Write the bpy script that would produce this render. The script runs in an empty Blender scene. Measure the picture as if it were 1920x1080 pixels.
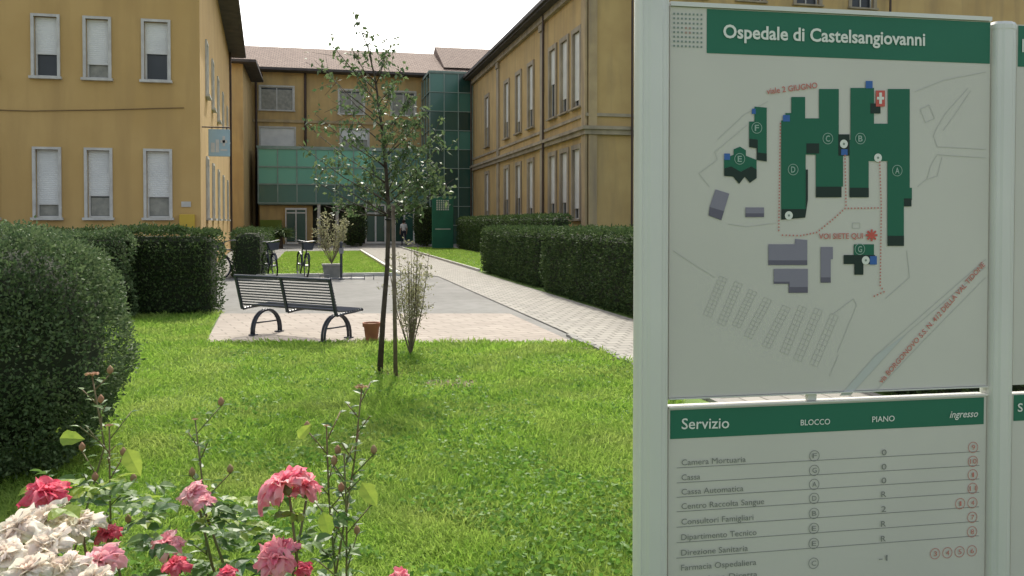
import bpy, math, random
import numpy as np
from mathutils import Vector, Matrix
random.seed(7); rng = np.random.default_rng(7)
scene = bpy.context.scene
COL = scene.collection
R = math.radians
# ------------------------------------------------------------ camera model
YAW = R(13); PIT = R(1.2); F = 1600.0; PPY = 450.0; H = 1.55
cY, sY, cP, sP = math.cos(YAW), math.sin(YAW), math.cos(PIT), math.sin(PIT)
def ray(px, py):
    r = (px-960)/F; u = (PPY-py)/F
    h = cP+u*sP; z = -sP+u*cP
    return Vector((r*cY+h*sY, -r*sY+h*cY, z))
CAM = Vector((0, 0, H))
def G(px, py, z=0.0):
    d = ray(px, py); return CAM+d*((z-H)/d.z)
def PX(px, py, X):
    d = ray(px, py); return CAM+d*(X/d.x)
def PY(px, py, Y):
    d = ray(px, py); return CAM+d*(Y/d.y)
def CF(r, f, z=0.0): return Vector((r*cY+f*sY, -r*sY+f*cY, z))
def PD(px, py, f):
    d = ray(px, py); h = d.x*sY+d.y*cY
    return CAM+d*(f/h)
cam = bpy.data.cameras.new("camera"); co = bpy.data.objects.new("camera", cam); COL.objects.link(co)
cam.sensor_width = 36; cam.lens = 30; cam.clip_start = 0.05; cam.clip_end = 2000
cam.shift_y = -(540-PPY)/1920
co.location = CAM
co.rotation_euler = (R(90)-PIT, 0, -YAW)
scene.camera = co
# ------------------------------------------------------------ materials
def mixc(nt, fac, a, b):
    n = nt.nodes.new('ShaderNodeMix'); n.data_type = 'RGBA'
    if isinstance(fac, float): n.inputs[0].default_value = fac
    else: nt.links.new(fac, n.inputs[0])
    for s, v in ((6, a), (7, b)):
        if isinstance(v, tuple): n.inputs[s].default_value = (*v[:3], 1)
        else: nt.links.new(v, n.inputs[s])
    return n.outputs[2]
def noisef(nt, scale, detail=4, sc=None, lo=.35, hi=.65):
    g = nt.nodes.new('ShaderNodeNewGeometry'); vec = g.outputs['Position']
    if sc:
        m = nt.nodes.new('ShaderNodeMapping'); m.inputs['Scale'].default_value = sc
        nt.links.new(vec, m.inputs['Vector']); vec = m.outputs[0]
    n = nt.nodes.new('ShaderNodeTexNoise'); n.inputs['Scale'].default_value = scale; n.inputs['Detail'].default_value = detail
    nt.links.new(vec, n.inputs['Vector'])
    mr = nt.nodes.new('ShaderNodeMapRange'); mr.inputs[1].default_value = lo; mr.inputs[2].default_value = hi
    nt.links.new(n.outputs[0], mr.inputs[0]); return mr.outputs[0], n.outputs[0]
def mat(name, c1, c2=None, scale=3, rough=.8, bump=0, bscale=40, metal=0, island=False, trans=0, tcol=None, streak=None, spec=.3, brick=None, detail=4, patch=None):
    m = bpy.data.materials.new(name); m.use_nodes = True; nt = m.node_tree
    b = nt.nodes['Principled BSDF']; out = nt.nodes['Material Output']
    b.inputs['Roughness'].default_value = rough; b.inputs['Metallic'].default_value = metal
    b.inputs['Specular IOR Level'].default_value = spec
    col = None; bf = None
    if brick:
        g = nt.nodes.new('ShaderNodeNewGeometry'); mp = nt.nodes.new('ShaderNodeMapping'); mp.inputs['Rotation'].default_value = (0, 0, brick[5])
        nt.links.new(g.outputs['Position'], mp.inputs['Vector'])
        bt = nt.nodes.new('ShaderNodeTexBrick'); nt.links.new(mp.outputs[0], bt.inputs['Vector'])
        bt.inputs['Scale'].default_value = 1; bt.inputs['Brick Width'].default_value = brick[0]; bt.inputs['Row Height'].default_value = brick[1]
        bt.inputs['Mortar Size'].default_value = brick[2]; bt.inputs['Color1'].default_value = (*c1, 1); bt.inputs['Color2'].default_value = (*c2, 1)
        bt.inputs['Mortar'].default_value = (*brick[3], 1); bt.inputs['Bias'].default_value = 0
        col = bt.outputs['Color']; bf = bt.outputs['Fac']
        f, _ = noisef(nt, brick[4]); d = tuple(x*.75 for x in c1)
        col = mixc(nt, f, col, mixc(nt, .4, col, d))
    elif c2:
        if island:
            g = nt.nodes.new('ShaderNodeNewGeometry'); f = g.outputs['Random Per Island']
        else: f, _ = noisef(nt, scale, detail)
        col = mixc(nt, f, c1, c2)
    if patch:
        f, _ = noisef(nt, patch[0], 3, None, .42, .68)
        col = mixc(nt, f, col, mixc(nt, patch[2], col, patch[1]))
    if streak:
        f, _ = noisef(nt, 1.3, 5, (1.6, 1.6, .22), .45, .75)
        col = mixc(nt, f, col if col else c1, streak)
    if col: nt.links.new(col, b.inputs['Base Color'])
    else: b.inputs['Base Color'].default_value = (*c1, 1)
    if bump:
        bp = nt.nodes.new('ShaderNodeBump'); bp.inputs['Strength'].default_value = bump; bp.inputs['Distance'].default_value = .02
        if bf: bp.invert = True; nt.links.new(bf, bp.inputs['Height'])
        else:
            _, nn = noisef(nt, bscale, 6); nt.links.new(nn, bp.inputs['Height'])
        nt.links.new(bp.outputs[0], b.inputs['Normal'])
    if trans:
        t = nt.nodes.new('ShaderNodeBsdfTranslucent'); ms = nt.nodes.new('ShaderNodeMixShader'); ms.inputs[0].default_value = trans
        if tcol: t.inputs[0].default_value = (*tcol, 1)
        elif col: nt.links.new(col, t.inputs[0])
        else: t.inputs[0].default_value = (*c1, 1)
        nt.links.new(b.outputs[0], ms.inputs[1]); nt.links.new(t.outputs[0], ms.inputs[2]); nt.links.new(ms.outputs[0], out.inputs[0])
    return m
M = {}
M['ochre'] = mat('ochre_stucco', (.545, .365, .145), (.49, .32, .12), .6, .9, .15, 60, streak=(.44, .29, .115))
M['ochre2'] = mat('ochre_stucco_pale', (.54, .385, .17), (.47, .325, .14), .8, .9, .15, 60, streak=(.36, .26, .13))
M['trim'] = mat('grey_stone_trim', (.40, .335, .24), (.32, .27, .195), 2, .85, .2, 30, streak=(.22, .185, .14))
M['trimo'] = mat('ochre_stone_trim', (.47, .36, .20), (.40, .30, .17), 2, .85, .2, 30, streak=(.28, .22, .15))
M['winframe'] = mat('window_surround', (.57, .56, .51), (.47, .45, .41), 4, .7)
M['shutter'] = mat('roller_shutter', (.76, .76, .73), (.68, .68, .66), 2, .6)
M['glassdark'] = mat('dark_window_glass', (.03, .035, .04), (.05, .055, .06), .7, .25, spec=.35)
M['curtain'] = mat('window_curtain', (.36, .35, .30), (.25, .25, .22), 5, .8)
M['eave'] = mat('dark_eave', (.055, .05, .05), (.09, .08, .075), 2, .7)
M['pipe'] = mat('downpipe_metal', (.09, .06, .045), (.06, .045, .04), 3, .5, metal=.3)
M['cable'] = mat('weathered_cable', (.24, .16, .07), (.18, .12, .06), 3, .8)
M['roof'] = mat('clay_tiles', (.30, .215, .17), (.22, .15, .12), 2, .9, .8, brick=(.35, .28, .03, (.11, .08, .06), .5, 0))
M['glassmint'] = mat('mint_glass', (.17, .50, .36), (.12, .38, .28), rough=.3, island=True, spec=.5)
M['glassdeep'] = mat('deep_green_glass', (.03, .095, .075), (.014, .045, .038), rough=.15, island=True, spec=.7)
M['glassmid'] = mat('mid_green_glass', (.06, .19, .15), (.035, .12, .095), rough=.2, island=True, spec=.6)
M['mull'] = mat('mullion_metal', (.26, .34, .30), (.20, .27, .24), 3, .5, metal=.2)
M['mullw'] = mat('white_door_frame', (.66, .66, .63), (.58, .58, .56), 4, .5)
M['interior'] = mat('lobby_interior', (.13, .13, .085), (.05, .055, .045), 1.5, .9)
M['ground'] = mat('worn_asphalt', (.235, .23, .212), (.185, .18, .165), .5, .95, .3, 80, patch=(4, (.14, .135, .12), .35))
M['path'] = mat('path_stone', (.35, .33, .285), (.26, .245, .215), brick=(.20, .20, .012, (.13, .12, .10), 1.5, 0), rough=.9, bump=.4)
M['terrace'] = mat('terrace_pavers', (.385, .335, .28), (.32, .275, .23), brick=(.40, .20, .012, (.20, .17, .14), 1.2, R(-13)), rough=.9, bump=.35, patch=(2.5, (.25, .215, .18), .45))
M['soil'] = mat('soil', (.17, .13, .08), (.10, .075, .045), 8, .95, .5, 40)
M['lawn'] = mat('lawn_soil_green', (.13, .21, .04), (.09, .15, .03), 2.5, .95, .6, 30)
M['blade'] = mat('grass_blades', (.17, .32, .037), (.32, .46, .085), rough=.55, island=True, trans=.5, patch=(1.3, (.38, .42, .13), .5), spec=.2)
M['clover'] = mat('clover_leaves', (.10, .22, .035), (.18, .32, .06), rough=.55, island=True, trans=.45, spec=.25)
M['hedge'] = mat('hedge_leaves', (.034, .066, .022), (.095, .14, .048), rough=.65, island=True, trans=.28, spec=.15)
M['hedgel'] = mat('box_bush_leaves', (.062, .11, .043), (.155, .21, .095), rough=.62, island=True, trans=.32, spec=.18)
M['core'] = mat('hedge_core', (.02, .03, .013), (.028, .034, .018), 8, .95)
M['treeleaf'] = mat('tree_leaves', (.06, .11, .045), (.15, .20, .085), rough=.45, island=True, trans=.38, spec=.35)
M['paleleaf'] = mat('pale_shrub_leaves', (.24, .25, .13), (.36, .34, .20), rough=.6, island=True, trans=.45)
M['bark'] = mat('bark', (.085, .065, .05), (.05, .038, .03), 14, .9, .5, 60)
M['stake'] = mat('weathered_wood', (.20, .155, .11), (.13, .10, .075), 12, .9)
M['steel'] = mat('bench_paint', (.03, .035, .048), (.045, .05, .062), 6, .4, metal=.2, spec=.5)
M['terracotta'] = mat('terracotta', (.36, .14, .075), (.27, .10, .055), 8, .8)
M['alu'] = mat('painted_aluminium', (.62, .62, .585), (.56, .56, .53), 2, .38, metal=.1, spec=.45)
M['panel'] = mat('sign_panel', (.56, .54, .49), (.52, .50, .455), 1.5, .5, spec=.35)
M['sgreen'] = mat('sign_green', (.022, .15, .092), (.022, .133, .082), 2, .5, spec=.25)
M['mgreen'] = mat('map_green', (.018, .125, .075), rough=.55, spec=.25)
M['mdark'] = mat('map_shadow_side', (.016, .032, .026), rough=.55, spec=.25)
M['mgrey'] = mat('map_purple_grey', (.22, .205, .26), rough=.5)
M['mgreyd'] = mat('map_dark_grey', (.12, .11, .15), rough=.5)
M['mline'] = mat('map_line_grey', (.455, .45, .415), rough=.5)
M['mletter'] = mat('map_pale_letter', (.30, .42, .36), rough=.5)
M['mroad'] = mat('map_road_tint', (.47, .485, .47), rough=.5)
M['mred'] = mat('sign_red', (.52, .10, .08), rough=.5)
M['mredl'] = mat('sign_faint_red', (.50, .17, .14), rough=.5)
M['mblue'] = mat('sign_blue', (.04, .12, .36), rough=.5)
M['dotgrey'] = mat('logo_grey_green', (.20, .25, .22), rough=.5)
M['dotred'] = mat('logo_faint_red', (.36, .25, .21), rough=.5)
M['ink'] = mat('sign_ink', (.20, .205, .19), rough=.5)
M['white'] = mat('sign_white', (.66, .68, .63), rough=.5)
M['bluesign'] = mat('pale_blue_sign', (.30, .42, .46), (.34, .46, .5), 3, .5)
M['yellowbox'] = mat('yellow_box', (.55, .38, .05), (.5, .34, .05), 3, .6)
M['rubber'] = mat('tyre', (.015, .015, .015), rough=.8)
M['chrome'] = mat('bike_metal', (.20, .20, .21), rough=.4, metal=.6)
M['concrete'] = mat('planter_concrete', (.27, .26, .235), (.21, .205, .185), 6, .9)
M['totem'] = mat('totem_green', (.015, .12, .07), (.015, .10, .06), 2, .5)
M['skin'] = mat('skin', (.45, .26, .18), rough=.6)
M['shirt'] = mat('white_top', (.65, .63, .62), rough=.8)
M['trouser'] = mat('dark_trousers', (.03, .03, .045), rough=.8)
M['hair'] = mat('dark_hair', (.03, .02, .015), rough=.6)
M['pink'] = mat('pink_petals', (.86, .20, .30), (.90, .44, .47), rough=.6, island=True, trans=.45, patch=(90, (.92, .62, .60), .5))
M['coral'] = mat('coral_petals', (.78, .07, .15), (.86, .20, .28), rough=.6, island=True, trans=.45, patch=(90, (.88, .4, .42), .5))
M['cream'] = mat('cream_petals', (.86, .82, .70), (.88, .77, .66), rough=.6, island=True, trans=.4, patch=(60, (.88, .62, .56), .35))
M['blush'] = mat('blush_petals', (.88, .42, .48), (.90, .68, .64), rough=.6, island=True, trans=.4, patch=(80, (.86, .28, .36), .5))
M['roseleaf'] = mat('rose_leaves', (.05, .12, .035), (.15, .24, .06), rough=.45, island=True, trans=.38, spec=.4)
M['limeleaf'] = mat('lime_leaves', (.24, .34, .05), (.32, .40, .07), rough=.45, island=True, trans=.5, patch=(60, (.16, .26, .04), .7))
M['rosestem'] = mat('rose_stems', (.12, .14, .05), (.17, .10, .05), 12, .6)
M['bud'] = mat('faded_bud', (.42, .22, .14), (.34, .26, .13), 30, .7, trans=.3)
# ------------------------------------------------------------ geometry helpers
class MB:
    def __init__(s): s.v = []; s.f = []; s.m = []; s.T = None
    def add(s, vs, fs, mi=0):
        o = len(s.v)
        for p in vs:
            p = Vector(p)
            s.v.append(s.T @ p if s.T else p)
        for f in fs: s.f.append([i+o for i in f]); s.m.append(mi)
    def box(s, a, b, mi=0, bev=0):
        x0, y0, z0 = a; x1, y1, z1 = b
        if bev:
            vs = []
            for z, e in ((z0, bev), (z0+bev, 0), (z1-bev, 0), (z1, bev)):
                for (x, y) in ((x0+e+bev, y0+e), (x1-e-bev, y0+e), (x1-e, y0+e+bev), (x1-e, y1-e-bev), (x1-e-bev, y1-e), (x0+e+bev, y1-e), (x0+e, y1-e-bev), (x0+e, y0+e+bev)):
                    vs.append((x, y, z))
            fs = [list(range(7, -1, -1)), list(range(24, 32))]
            for k in range(3):
                for i in range(8): fs.append([k*8+i, k*8+(i+1) % 8, (k+1)*8+(i+1) % 8, (k+1)*8+i])
            s.add(vs, fs, mi); return
        s.add([(x0, y0, z0), (x1, y0, z0), (x1, y1, z0), (x0, y1, z0), (x0, y0, z1), (x1, y0, z1), (x1, y1, z1), (x0, y1, z1)],
              [(3, 2, 1, 0), (4, 5, 6, 7), (0, 1, 5, 4), (1, 2, 6, 5), (2, 3, 7, 6), (3, 0, 4, 7)], mi)
    def obox(s, O, U, V, W, mi=0):
        O, U, V, W = map(Vector, (O, U, V, W))
        s.add([O, O+U, O+U+V, O+V, O+W, O+U+W, O+U+V+W, O+V+W], [(3, 2, 1, 0), (4, 5, 6, 7), (0, 1, 5, 4), (1, 2, 6, 5), (2, 3, 7, 6), (3, 0, 4, 7)], mi)
    def prism(s, pts, z0, z1, mi=0):
        n = len(pts); s.add([(p[0], p[1], z) for z in (z0, z1) for p in pts], [list(range(n-1, -1, -1)), list(range(n, 2*n))]+[[i, (i+1) % n, n+(i+1) % n, n+i] for i in range(n)], mi)
    def tube(s, pts, rad, n=8, mi=0, closed=False, cap=True):
        pts = [Vector(p) for p in pts]; N = len(pts)
        if not hasattr(rad, '__len__'): rad = [rad]*N
        vs = []; fs = []; ref = None
        for i, p in enumerate(pts):
            if closed: d = pts[(i+1) % N]-pts[i-1]
            else: d = pts[min(i+1, N-1)]-pts[max(i-1, 0)]
            d.normalize()
            if ref is None: ref = d.orthogonal().normalized()
            ref = (ref-d*ref.dot(d)).normalized(); q = d.cross(ref)
            for k in range(n):
                a = 2*math.pi*k/n; vs.append(p+(ref*math.cos(a)+q*math.sin(a))*rad[i])
        for i in range(N if closed else N-1):
            j = (i+1) % N
            for k in range(n): fs.append([i*n+k, i*n+(k+1) % n, j*n+(k+1) % n, j*n+k])
        if cap and not closed: fs.append(list(range(n-1, -1, -1))); fs.append([(N-1)*n+k for k in range(n)])
        s.add(vs, fs, mi)
    def ring(s, c, ax, Rr, r, n=28, k=6, mi=0):
        c = Vector(c); ax = Vector(ax).normalized(); a = ax.orthogonal().normalized(); b = ax.cross(a)
        s.tube([c+(a*math.cos(2*math.pi*i/n)+b*math.sin(2*math.pi*i/n))*Rr for i in range(n)], r, k, mi, closed=True)
    def lathe(s, c, prof, n=20, mi=0):
        c = Vector(c); vs = []; fs = []
        for (r, z) in prof:
            for k in range(n):
                a = 2*math.pi*k/n; vs.append(c+Vector((r*math.cos(a), r*math.sin(a), z)))
        for i in range(len(prof)-1):
            for k in range(n): fs.append([i*n+k, i*n+(k+1) % n, (i+1)*n+(k+1) % n, (i+1)*n+k])
        fs.append(list(range(n-1, -1, -1))); fs.append([(len(prof)-1)*n+k for k in range(n)])
        s.add(vs, fs, mi)
    def poly(s, pts, mi=0): s.add(pts, [list(range(len(pts)))], mi)
ORG = {}
def root(name, loc, label, cat, group=None):
    o = bpy.data.objects.new(name, None); COL.objects.link(o); o.location = loc; o.empty_display_size = .2
    o['label'] = label; o['category'] = cat
    if group: o['group'] = group
    ORG[o] = Vector(loc); return o
def mk(name, mb, mats, parent=None, smooth=False):
    if not isinstance(mats, (list, tuple)): mats = [mats]
    vs = mb.v; n = len(vs)
    c = Vector((sum(p.x for p in vs)/n, sum(p.y for p in vs)/n, min(p.z for p in vs)))
    me = bpy.data.meshes.new(name); me.from_pydata([tuple(p-c) for p in vs], [], mb.f)
    for m in mats: me.materials.append(m)
    if len(mats) > 1: me.polygons.foreach_set('material_index', mb.m)
    if smooth: me.polygons.foreach_set('use_smooth', [True]*len(me.polygons))
    me.update()
    o = bpy.data.objects.new(name, me); COL.objects.link(o)
    if parent: o.parent = parent; o.location = c-ORG[parent]
    else: o.location = c
    ORG[o] = c; return o
def tag(o, label, cat, group=None, kind=None):
    o['label'] = label; o['category'] = cat
    if group: o['group'] = group
    if kind: o['kind'] = kind
    return o
def struct(name, mb, m, label=None, kind='structure'):
    o = mk(name, mb, m); o['kind'] = kind
    o['label'] = label or name.replace('_', ' '); o['category'] = name.replace('_', ' '); return o
def nrm(a): return a/np.maximum(np.linalg.norm(a, axis=1, keepdims=True), 1e-9)
def cloud(name, P, D, L, W, m, parent=None, fold=.15, droop=0):
    n = len(P); D = nrm(D); S = nrm(np.cross(D, rng.normal(size=(n, 3)))); Nn = np.cross(D, S)
    L = np.asarray(L).reshape(-1, 1)*np.ones((n, 1)); W = np.asarray(W).reshape(-1, 1)*np.ones((n, 1))
    mid = P+D*L*.45+Nn*L*fold
    tip = P+D*L; tip[:, 2:] -= droop*L
    V = np.stack([P, mid+S*W*.5, tip, mid-S*W*.5], axis=1).reshape(-1, 3)
    org = ORG[parent] if parent else Vector((0, 0, 0))
    V = V-np.array(org)
    me = bpy.data.meshes.new(name); me.vertices.add(4*n); me.vertices.foreach_set('co', V.astype(np.float32).ravel())
    me.loops.add(4*n); me.loops.foreach_set('vertex_index', np.arange(4*n, dtype=np.int32))
    me.polygons.add(n); me.polygons.foreach_set('loop_start', np.arange(0, 4*n, 4, dtype=np.int32))
    me.update(calc_edges=True); me.materials.append(m)
    o = bpy.data.objects.new(name, me); COL.objects.link(o)
    if parent: o.parent = parent
    ORG[o] = org; return o
def lump(P, k=1.0):
    return (np.sin(P[:, 0]*3.1*k+1)*np.sin(P[:, 1]*2.7*k+2)+np.sin(P[:, 2]*4.3*k+P[:, 0]*1.7*k)+.6*np.sin(P[:, 0]*7.3*k+P[:, 1]*6.1*k+P[:, 2]*5*k))/2.6
# ------------------------------------------------------------ world and sun
w = bpy.data.worlds.new("World"); scene.world = w; w.use_nodes = True
nt = w.node_tree; bg = nt.nodes['Background']
sky = nt.nodes.new('ShaderNodeTexSky'); sky.sky_type = 'NISHITA'; sky.sun_disc = False
SEL = R(46); SAZ = R(8.5)
sky.sun_elevation = SEL; sky.sun_rotation = SAZ; sky.air_density = 1.3; sky.dust_density = 4.0; sky.ozone_density = .8
hs = nt.nodes.new('ShaderNodeHueSaturation'); hs.inputs['Saturation'].default_value = .5; hs.inputs['Value'].default_value = 1.75
nt.links.new(sky.outputs[0], hs.inputs['Color']); nt.links.new(hs.outputs[0], bg.inputs[0]); bg.inputs[1].default_value = .15
sl = bpy.data.lights.new("sun", 'SUN'); sl.energy = 4.4; sl.angle = R(.8); sl.color = (1, .95, .84)
so = bpy.data.objects.new("sun", sl); COL.objects.link(so)
so.rotation_euler = Vector((math.sin(SAZ)*math.cos(SEL), math.cos(SAZ)*math.cos(SEL), math.sin(SEL))).to_track_quat('Z', 'Y').to_euler()
scene.view_settings.view_transform = 'Standard'
# ------------------------------------------------------------ ground
def sheet(name, pts, z, m, label):
    mb = MB(); mb.poly([(p[0], p[1], z) for p in pts]); return struct(name, mb, m, label)
sheet('ground', [(-400, -400), (400, -400), (400, 400), (-400, 400)], 0, M['ground'], 'pale worn asphalt of the forecourt')
T1, T2_, T3, T4 = G(386, 644), G(1078, 644), G(955, 589), G(415, 589)
sheet('front_lawn', [(-14, -5), (3.38, -5), (3.38, 10.3), (T2_.x, T2_.y), (T1.x, T1.y), (T4.x-.02, T4.y), (-1.5, 15.2), (-14, 15.2)], .004, M['lawn'], 'near lawn of uneven sunlit grass')
sheet('terrace', [T1, T2_, T3, T4], .012, M['terrace'], 'pale beige paved rectangle under the bench')
sheet('path', [(3.4, -5), (4.9, -5), (4.9, 59), (2.6, 59), (2.6, 26), (3.4, 24)], .016, M['path'], 'straight stone path to the entrance')
sheet('far_lawn', [(-1.5, 24.8), (2.3, 24.8), (2.3, 46), (-1.5, 46)], .004, M['lawn'], 'small lawn in front of the entrance')
sheet('verge', [(5.05, 26.3), (8.15, 26.3), (8.15, 53), (5.05, 53)], .004, M['lawn'], 'grass verge right of the path')
sheet('side_lawn', [(4.92, -5), (30, -5), (30, 32), (8.5, 32), (8.5, 26.2), (4.92, 26.2)], .004, M['lawn'], 'lawn behind the sign')
mb = MB()
for i in range(30):
    y = 3+i*.27
    mb.obox((3.3+random.uniform(-.02, .02), y, 0), (.09, 0, 0), (0, .25, 0), (0, 0, .03+random.uniform(0, .01)))
struct('path_edging', mb, M['concrete'], 'low edging stones beside the path')
mb = MB(); c = G(845, 722)
for cc, rx, ry in ((c, .32, .3), (G(735, 706), .3, .3), (G(1120, 655), .5, .12), (G(1160, 674), .35, .1)):
    mb.poly([(cc.x+rx*math.cos(a/9*math.pi)*(1+.25*math.sin(a*3.3)), cc.y+ry*math.sin(a/9*math.pi)*(1+.2*math.cos(a*2.1)), .008) for a in range(18)])
struct('bare_soil', mb, M['soil'], 'bare soil patches in the near lawn')
mb = MB(); mb.box((-1.6, 24.68, 0), (2.42, 24.8, .1)); mb.box((2.3, 24.8, 0), (2.42, 46, .1)); mb.box((5.0, 26.3, 0), (5.05, 53, .08))
struct('kerb', mb, M['winframe'], 'pale kerb round the far lawn')
# grass
def inpoly(x, y, poly):
    r = np.zeros(len(x), bool); n = len(poly); j = n-1
    for i in range(n):
        xi, yi = poly[i][0], poly[i][1]; xj, yj = poly[j][0], poly[j][1]
        cnd = ((yi > y) != (yj > y)) & (x < (xj-xi)*(y-yi)/((yj-yi)+1e-12)+xi); r ^= cnd; j = i
    return r
lawnpoly = [(-14, -5), (3.36, -5), (3.36, 10.2), (T2_.x, T2_.y+.03), (T1.x, T1.y+.05), (T4.x-.05, T4.y), (-1.5, 15.2), (-14, 15.2)]
soils = [(c.x, c.y, .26), (G(735, 706).x, G(735, 706).y, .2), (G(1120, 655).x, G(1120, 655).y, .2), (G(1165, 676).x, G(1165, 676).y, .15)]
n = 320000
f = 3.1*(15/3.1)**rng.random(n); r = rng.uniform(-.66, .2, n)*f
x = r*cY+f*sY; y = -r*sY+f*cY; k = inpoly(x, y, lawnpoly)
for sx, sy, sr in soils: k &= (np.hypot(x-sx, y-sy) > sr) | (rng.random(n) < .3)
x, y, f = x[k], y[k], f[k]; n = len(x); P = np.stack([x, y, np.zeros(n)], 1)
l = lump(P, .9)*.45+lump(P+9, 3.1)*.35+lump(P+4, 8.3)*.35
hh = (.055+.0022*f)*(1+.7*l)*rng.uniform(.5, 1.45, n)
D = rng.normal(size=(n, 3))*.5; D[:, 2] = np.abs(rng.normal(size=n)*.4)+.6
D[:, 0] += np.sin(x*4.1+y*2.3)*.35; D[:, 1] += np.sin(x*2.7-y*3.9)*.35
tag(cloud('lawn_grass', P, D, hh, (.0011*f+.0008)*rng.uniform(.6, 1.5, n), M['blade'], droop=.2), 'uneven sunlit grass blades covering the near lawn', 'grass', kind='stuff')
n = 26000; f = 3.2*(10/3.2)**rng.random(n); r = rng.uniform(-.6, .2, n)*f
x = r*cY+f*sY; y = -r*sY+f*cY; P = np.stack([x, y, rng.uniform(.025, .065, n)], 1)
k = inpoly(x, y, lawnpoly) & (lump(P, .8)+lump(P+5, 2.2) > .15); P = P[k]; n = len(P)
D = rng.normal(size=(n, 3)); D[:, 2] *= .35
tag(cloud('clover', P, D, rng.uniform(.02, .045, n), .022, M['clover'], fold=.05), 'low broad leaved weeds among the near lawn grass', 'ground cover', kind='stuff')
n = 26000
x = np.concatenate([rng.uniform(-1.5, 2.28, n), rng.uniform(5.08, 8.1, n//2)]); y = np.concatenate([rng.uniform(24.85, 46, n), rng.uniform(26.4, 52, n//2)])
P = np.stack([x, y, x*0], 1); n = len(P); D = rng.normal(size=(n, 3))*.5; D[:, 2] = .8
tag(cloud('mown_grass', P, D, .06, .035, M['blade']), 'short mown grass on the far lawns by the entrance', 'grass', kind='stuff')
# ------------------------------------------------------------ hedges
def hedge(name, x0, x1, y0, y1, h, n, leaf, label, group=None, m='hedge', rough=.05):
    t = root(name, ((x0+x1)/2, (y0+y1)/2, 0), label, 'hedge', group)
    mb = MB(); i = .1; mb.box((x0+i, y0+i, 0), (x1-i, y1-i, h-.1), bev=.08); mk('branches', mb, M['core'], t)
    lx, ly = x1-x0, y1-y0
    ar = {'W': ly*h, 'E': ly*h*.3, 'S': lx*h, 'N': lx*h*.3, 'T': lx*ly}
    tot = sum(ar.values()); Ps = []; Ns = []
    for k, a in ar.items():
        q = int(n*a/tot); u = rng.random(q); v = rng.random(q); o = np.ones(q)
        if k == 'W': p = np.stack([o*x0, y0+u*ly, v*h], 1); nn = (-1, 0, 0)
        if k == 'E': p = np.stack([o*x1, y0+u*ly, v*h], 1); nn = (1, 0, 0)
        if k == 'S': p = np.stack([x0+u*lx, o*y0, v*h], 1); nn = (0, -1, 0)
        if k == 'N': p = np.stack([x0+u*lx, o*y1, v*h], 1); nn = (0, 1, 0)
        if k == 'T': p = np.stack([x0+u*lx, y0+v*ly, o*h], 1); nn = (0, 0, 1)
        Ps.append(p); Ns.append(np.tile(nn, (q, 1)))
    P = np.concatenate(Ps); Nn = np.concatenate(Ns).astype(float); q = len(P)
    cc = np.array([(x0+x1)/2, (y0+y1)/2, h*.5]); hx = np.array([lx/2, ly/2, h/2]); rr = .12
    qd = np.abs(P-cc)-(hx-rr); qd = np.maximum(qd, 0); ln = np.linalg.norm(qd, axis=1, keepdims=True)
    over = np.maximum(ln-rr, 0); P = P-np.sign(P-cc)*qd/np.maximum(ln, 1e-6)*over
    P = P+Nn*(lump(P, 1.3)*rough+rng.normal(size=(q, 1))[:, 0]*.025-.03*rng.random(q))[:, None]
    P[:, 2] = np.maximum(P[:, 2], .02)
    D = Nn*.5+rng.normal(size=(q, 3))*.6; D[:, 2] += .25
    cloud('foliage', P, D, leaf*rng.uniform(.6, 1.4, q), leaf*.6, M[m], t); return t
hedge('clipped_hedge', 4.95, 6.1, 3.0, 18.6, 1.38, 46000, .055, 'long dark clipped hedge right of the path, nearest the sign', rough=.06)
hedge('clipped_hedge', 5.06, 6.0, 19.4, 26.2, 1.36, 14000, .065, 'shorter clipped hedge right of the path, just beyond the long one')
hedge('clipped_hedge', 8.2, 8.9, 29, 50, 1.8, 16000, .09, 'tall far hedge along the foot of the right hand ochre building')
hedge('clipped_hedge', -10, -1.62, 15.0, 16.3, 1.40, 36000, .055, 'dark clipped hedge left of the bench, in front of the left ochre building', rough=.08)
hedge('clipped_hedge', -4.3, -2.85, 14.3, 14.95, 1.36, 9000, .05, 'short lighter clipped hedge between the big rounded bush and the dark hedge', m='hedgel', rough=.09)
hedge('clipped_hedge', -2.25, -1.4, 24.6, 31, 1.32, 8000, .06, 'small dark clipped hedge block behind the bench, beside the bicycles')
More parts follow.
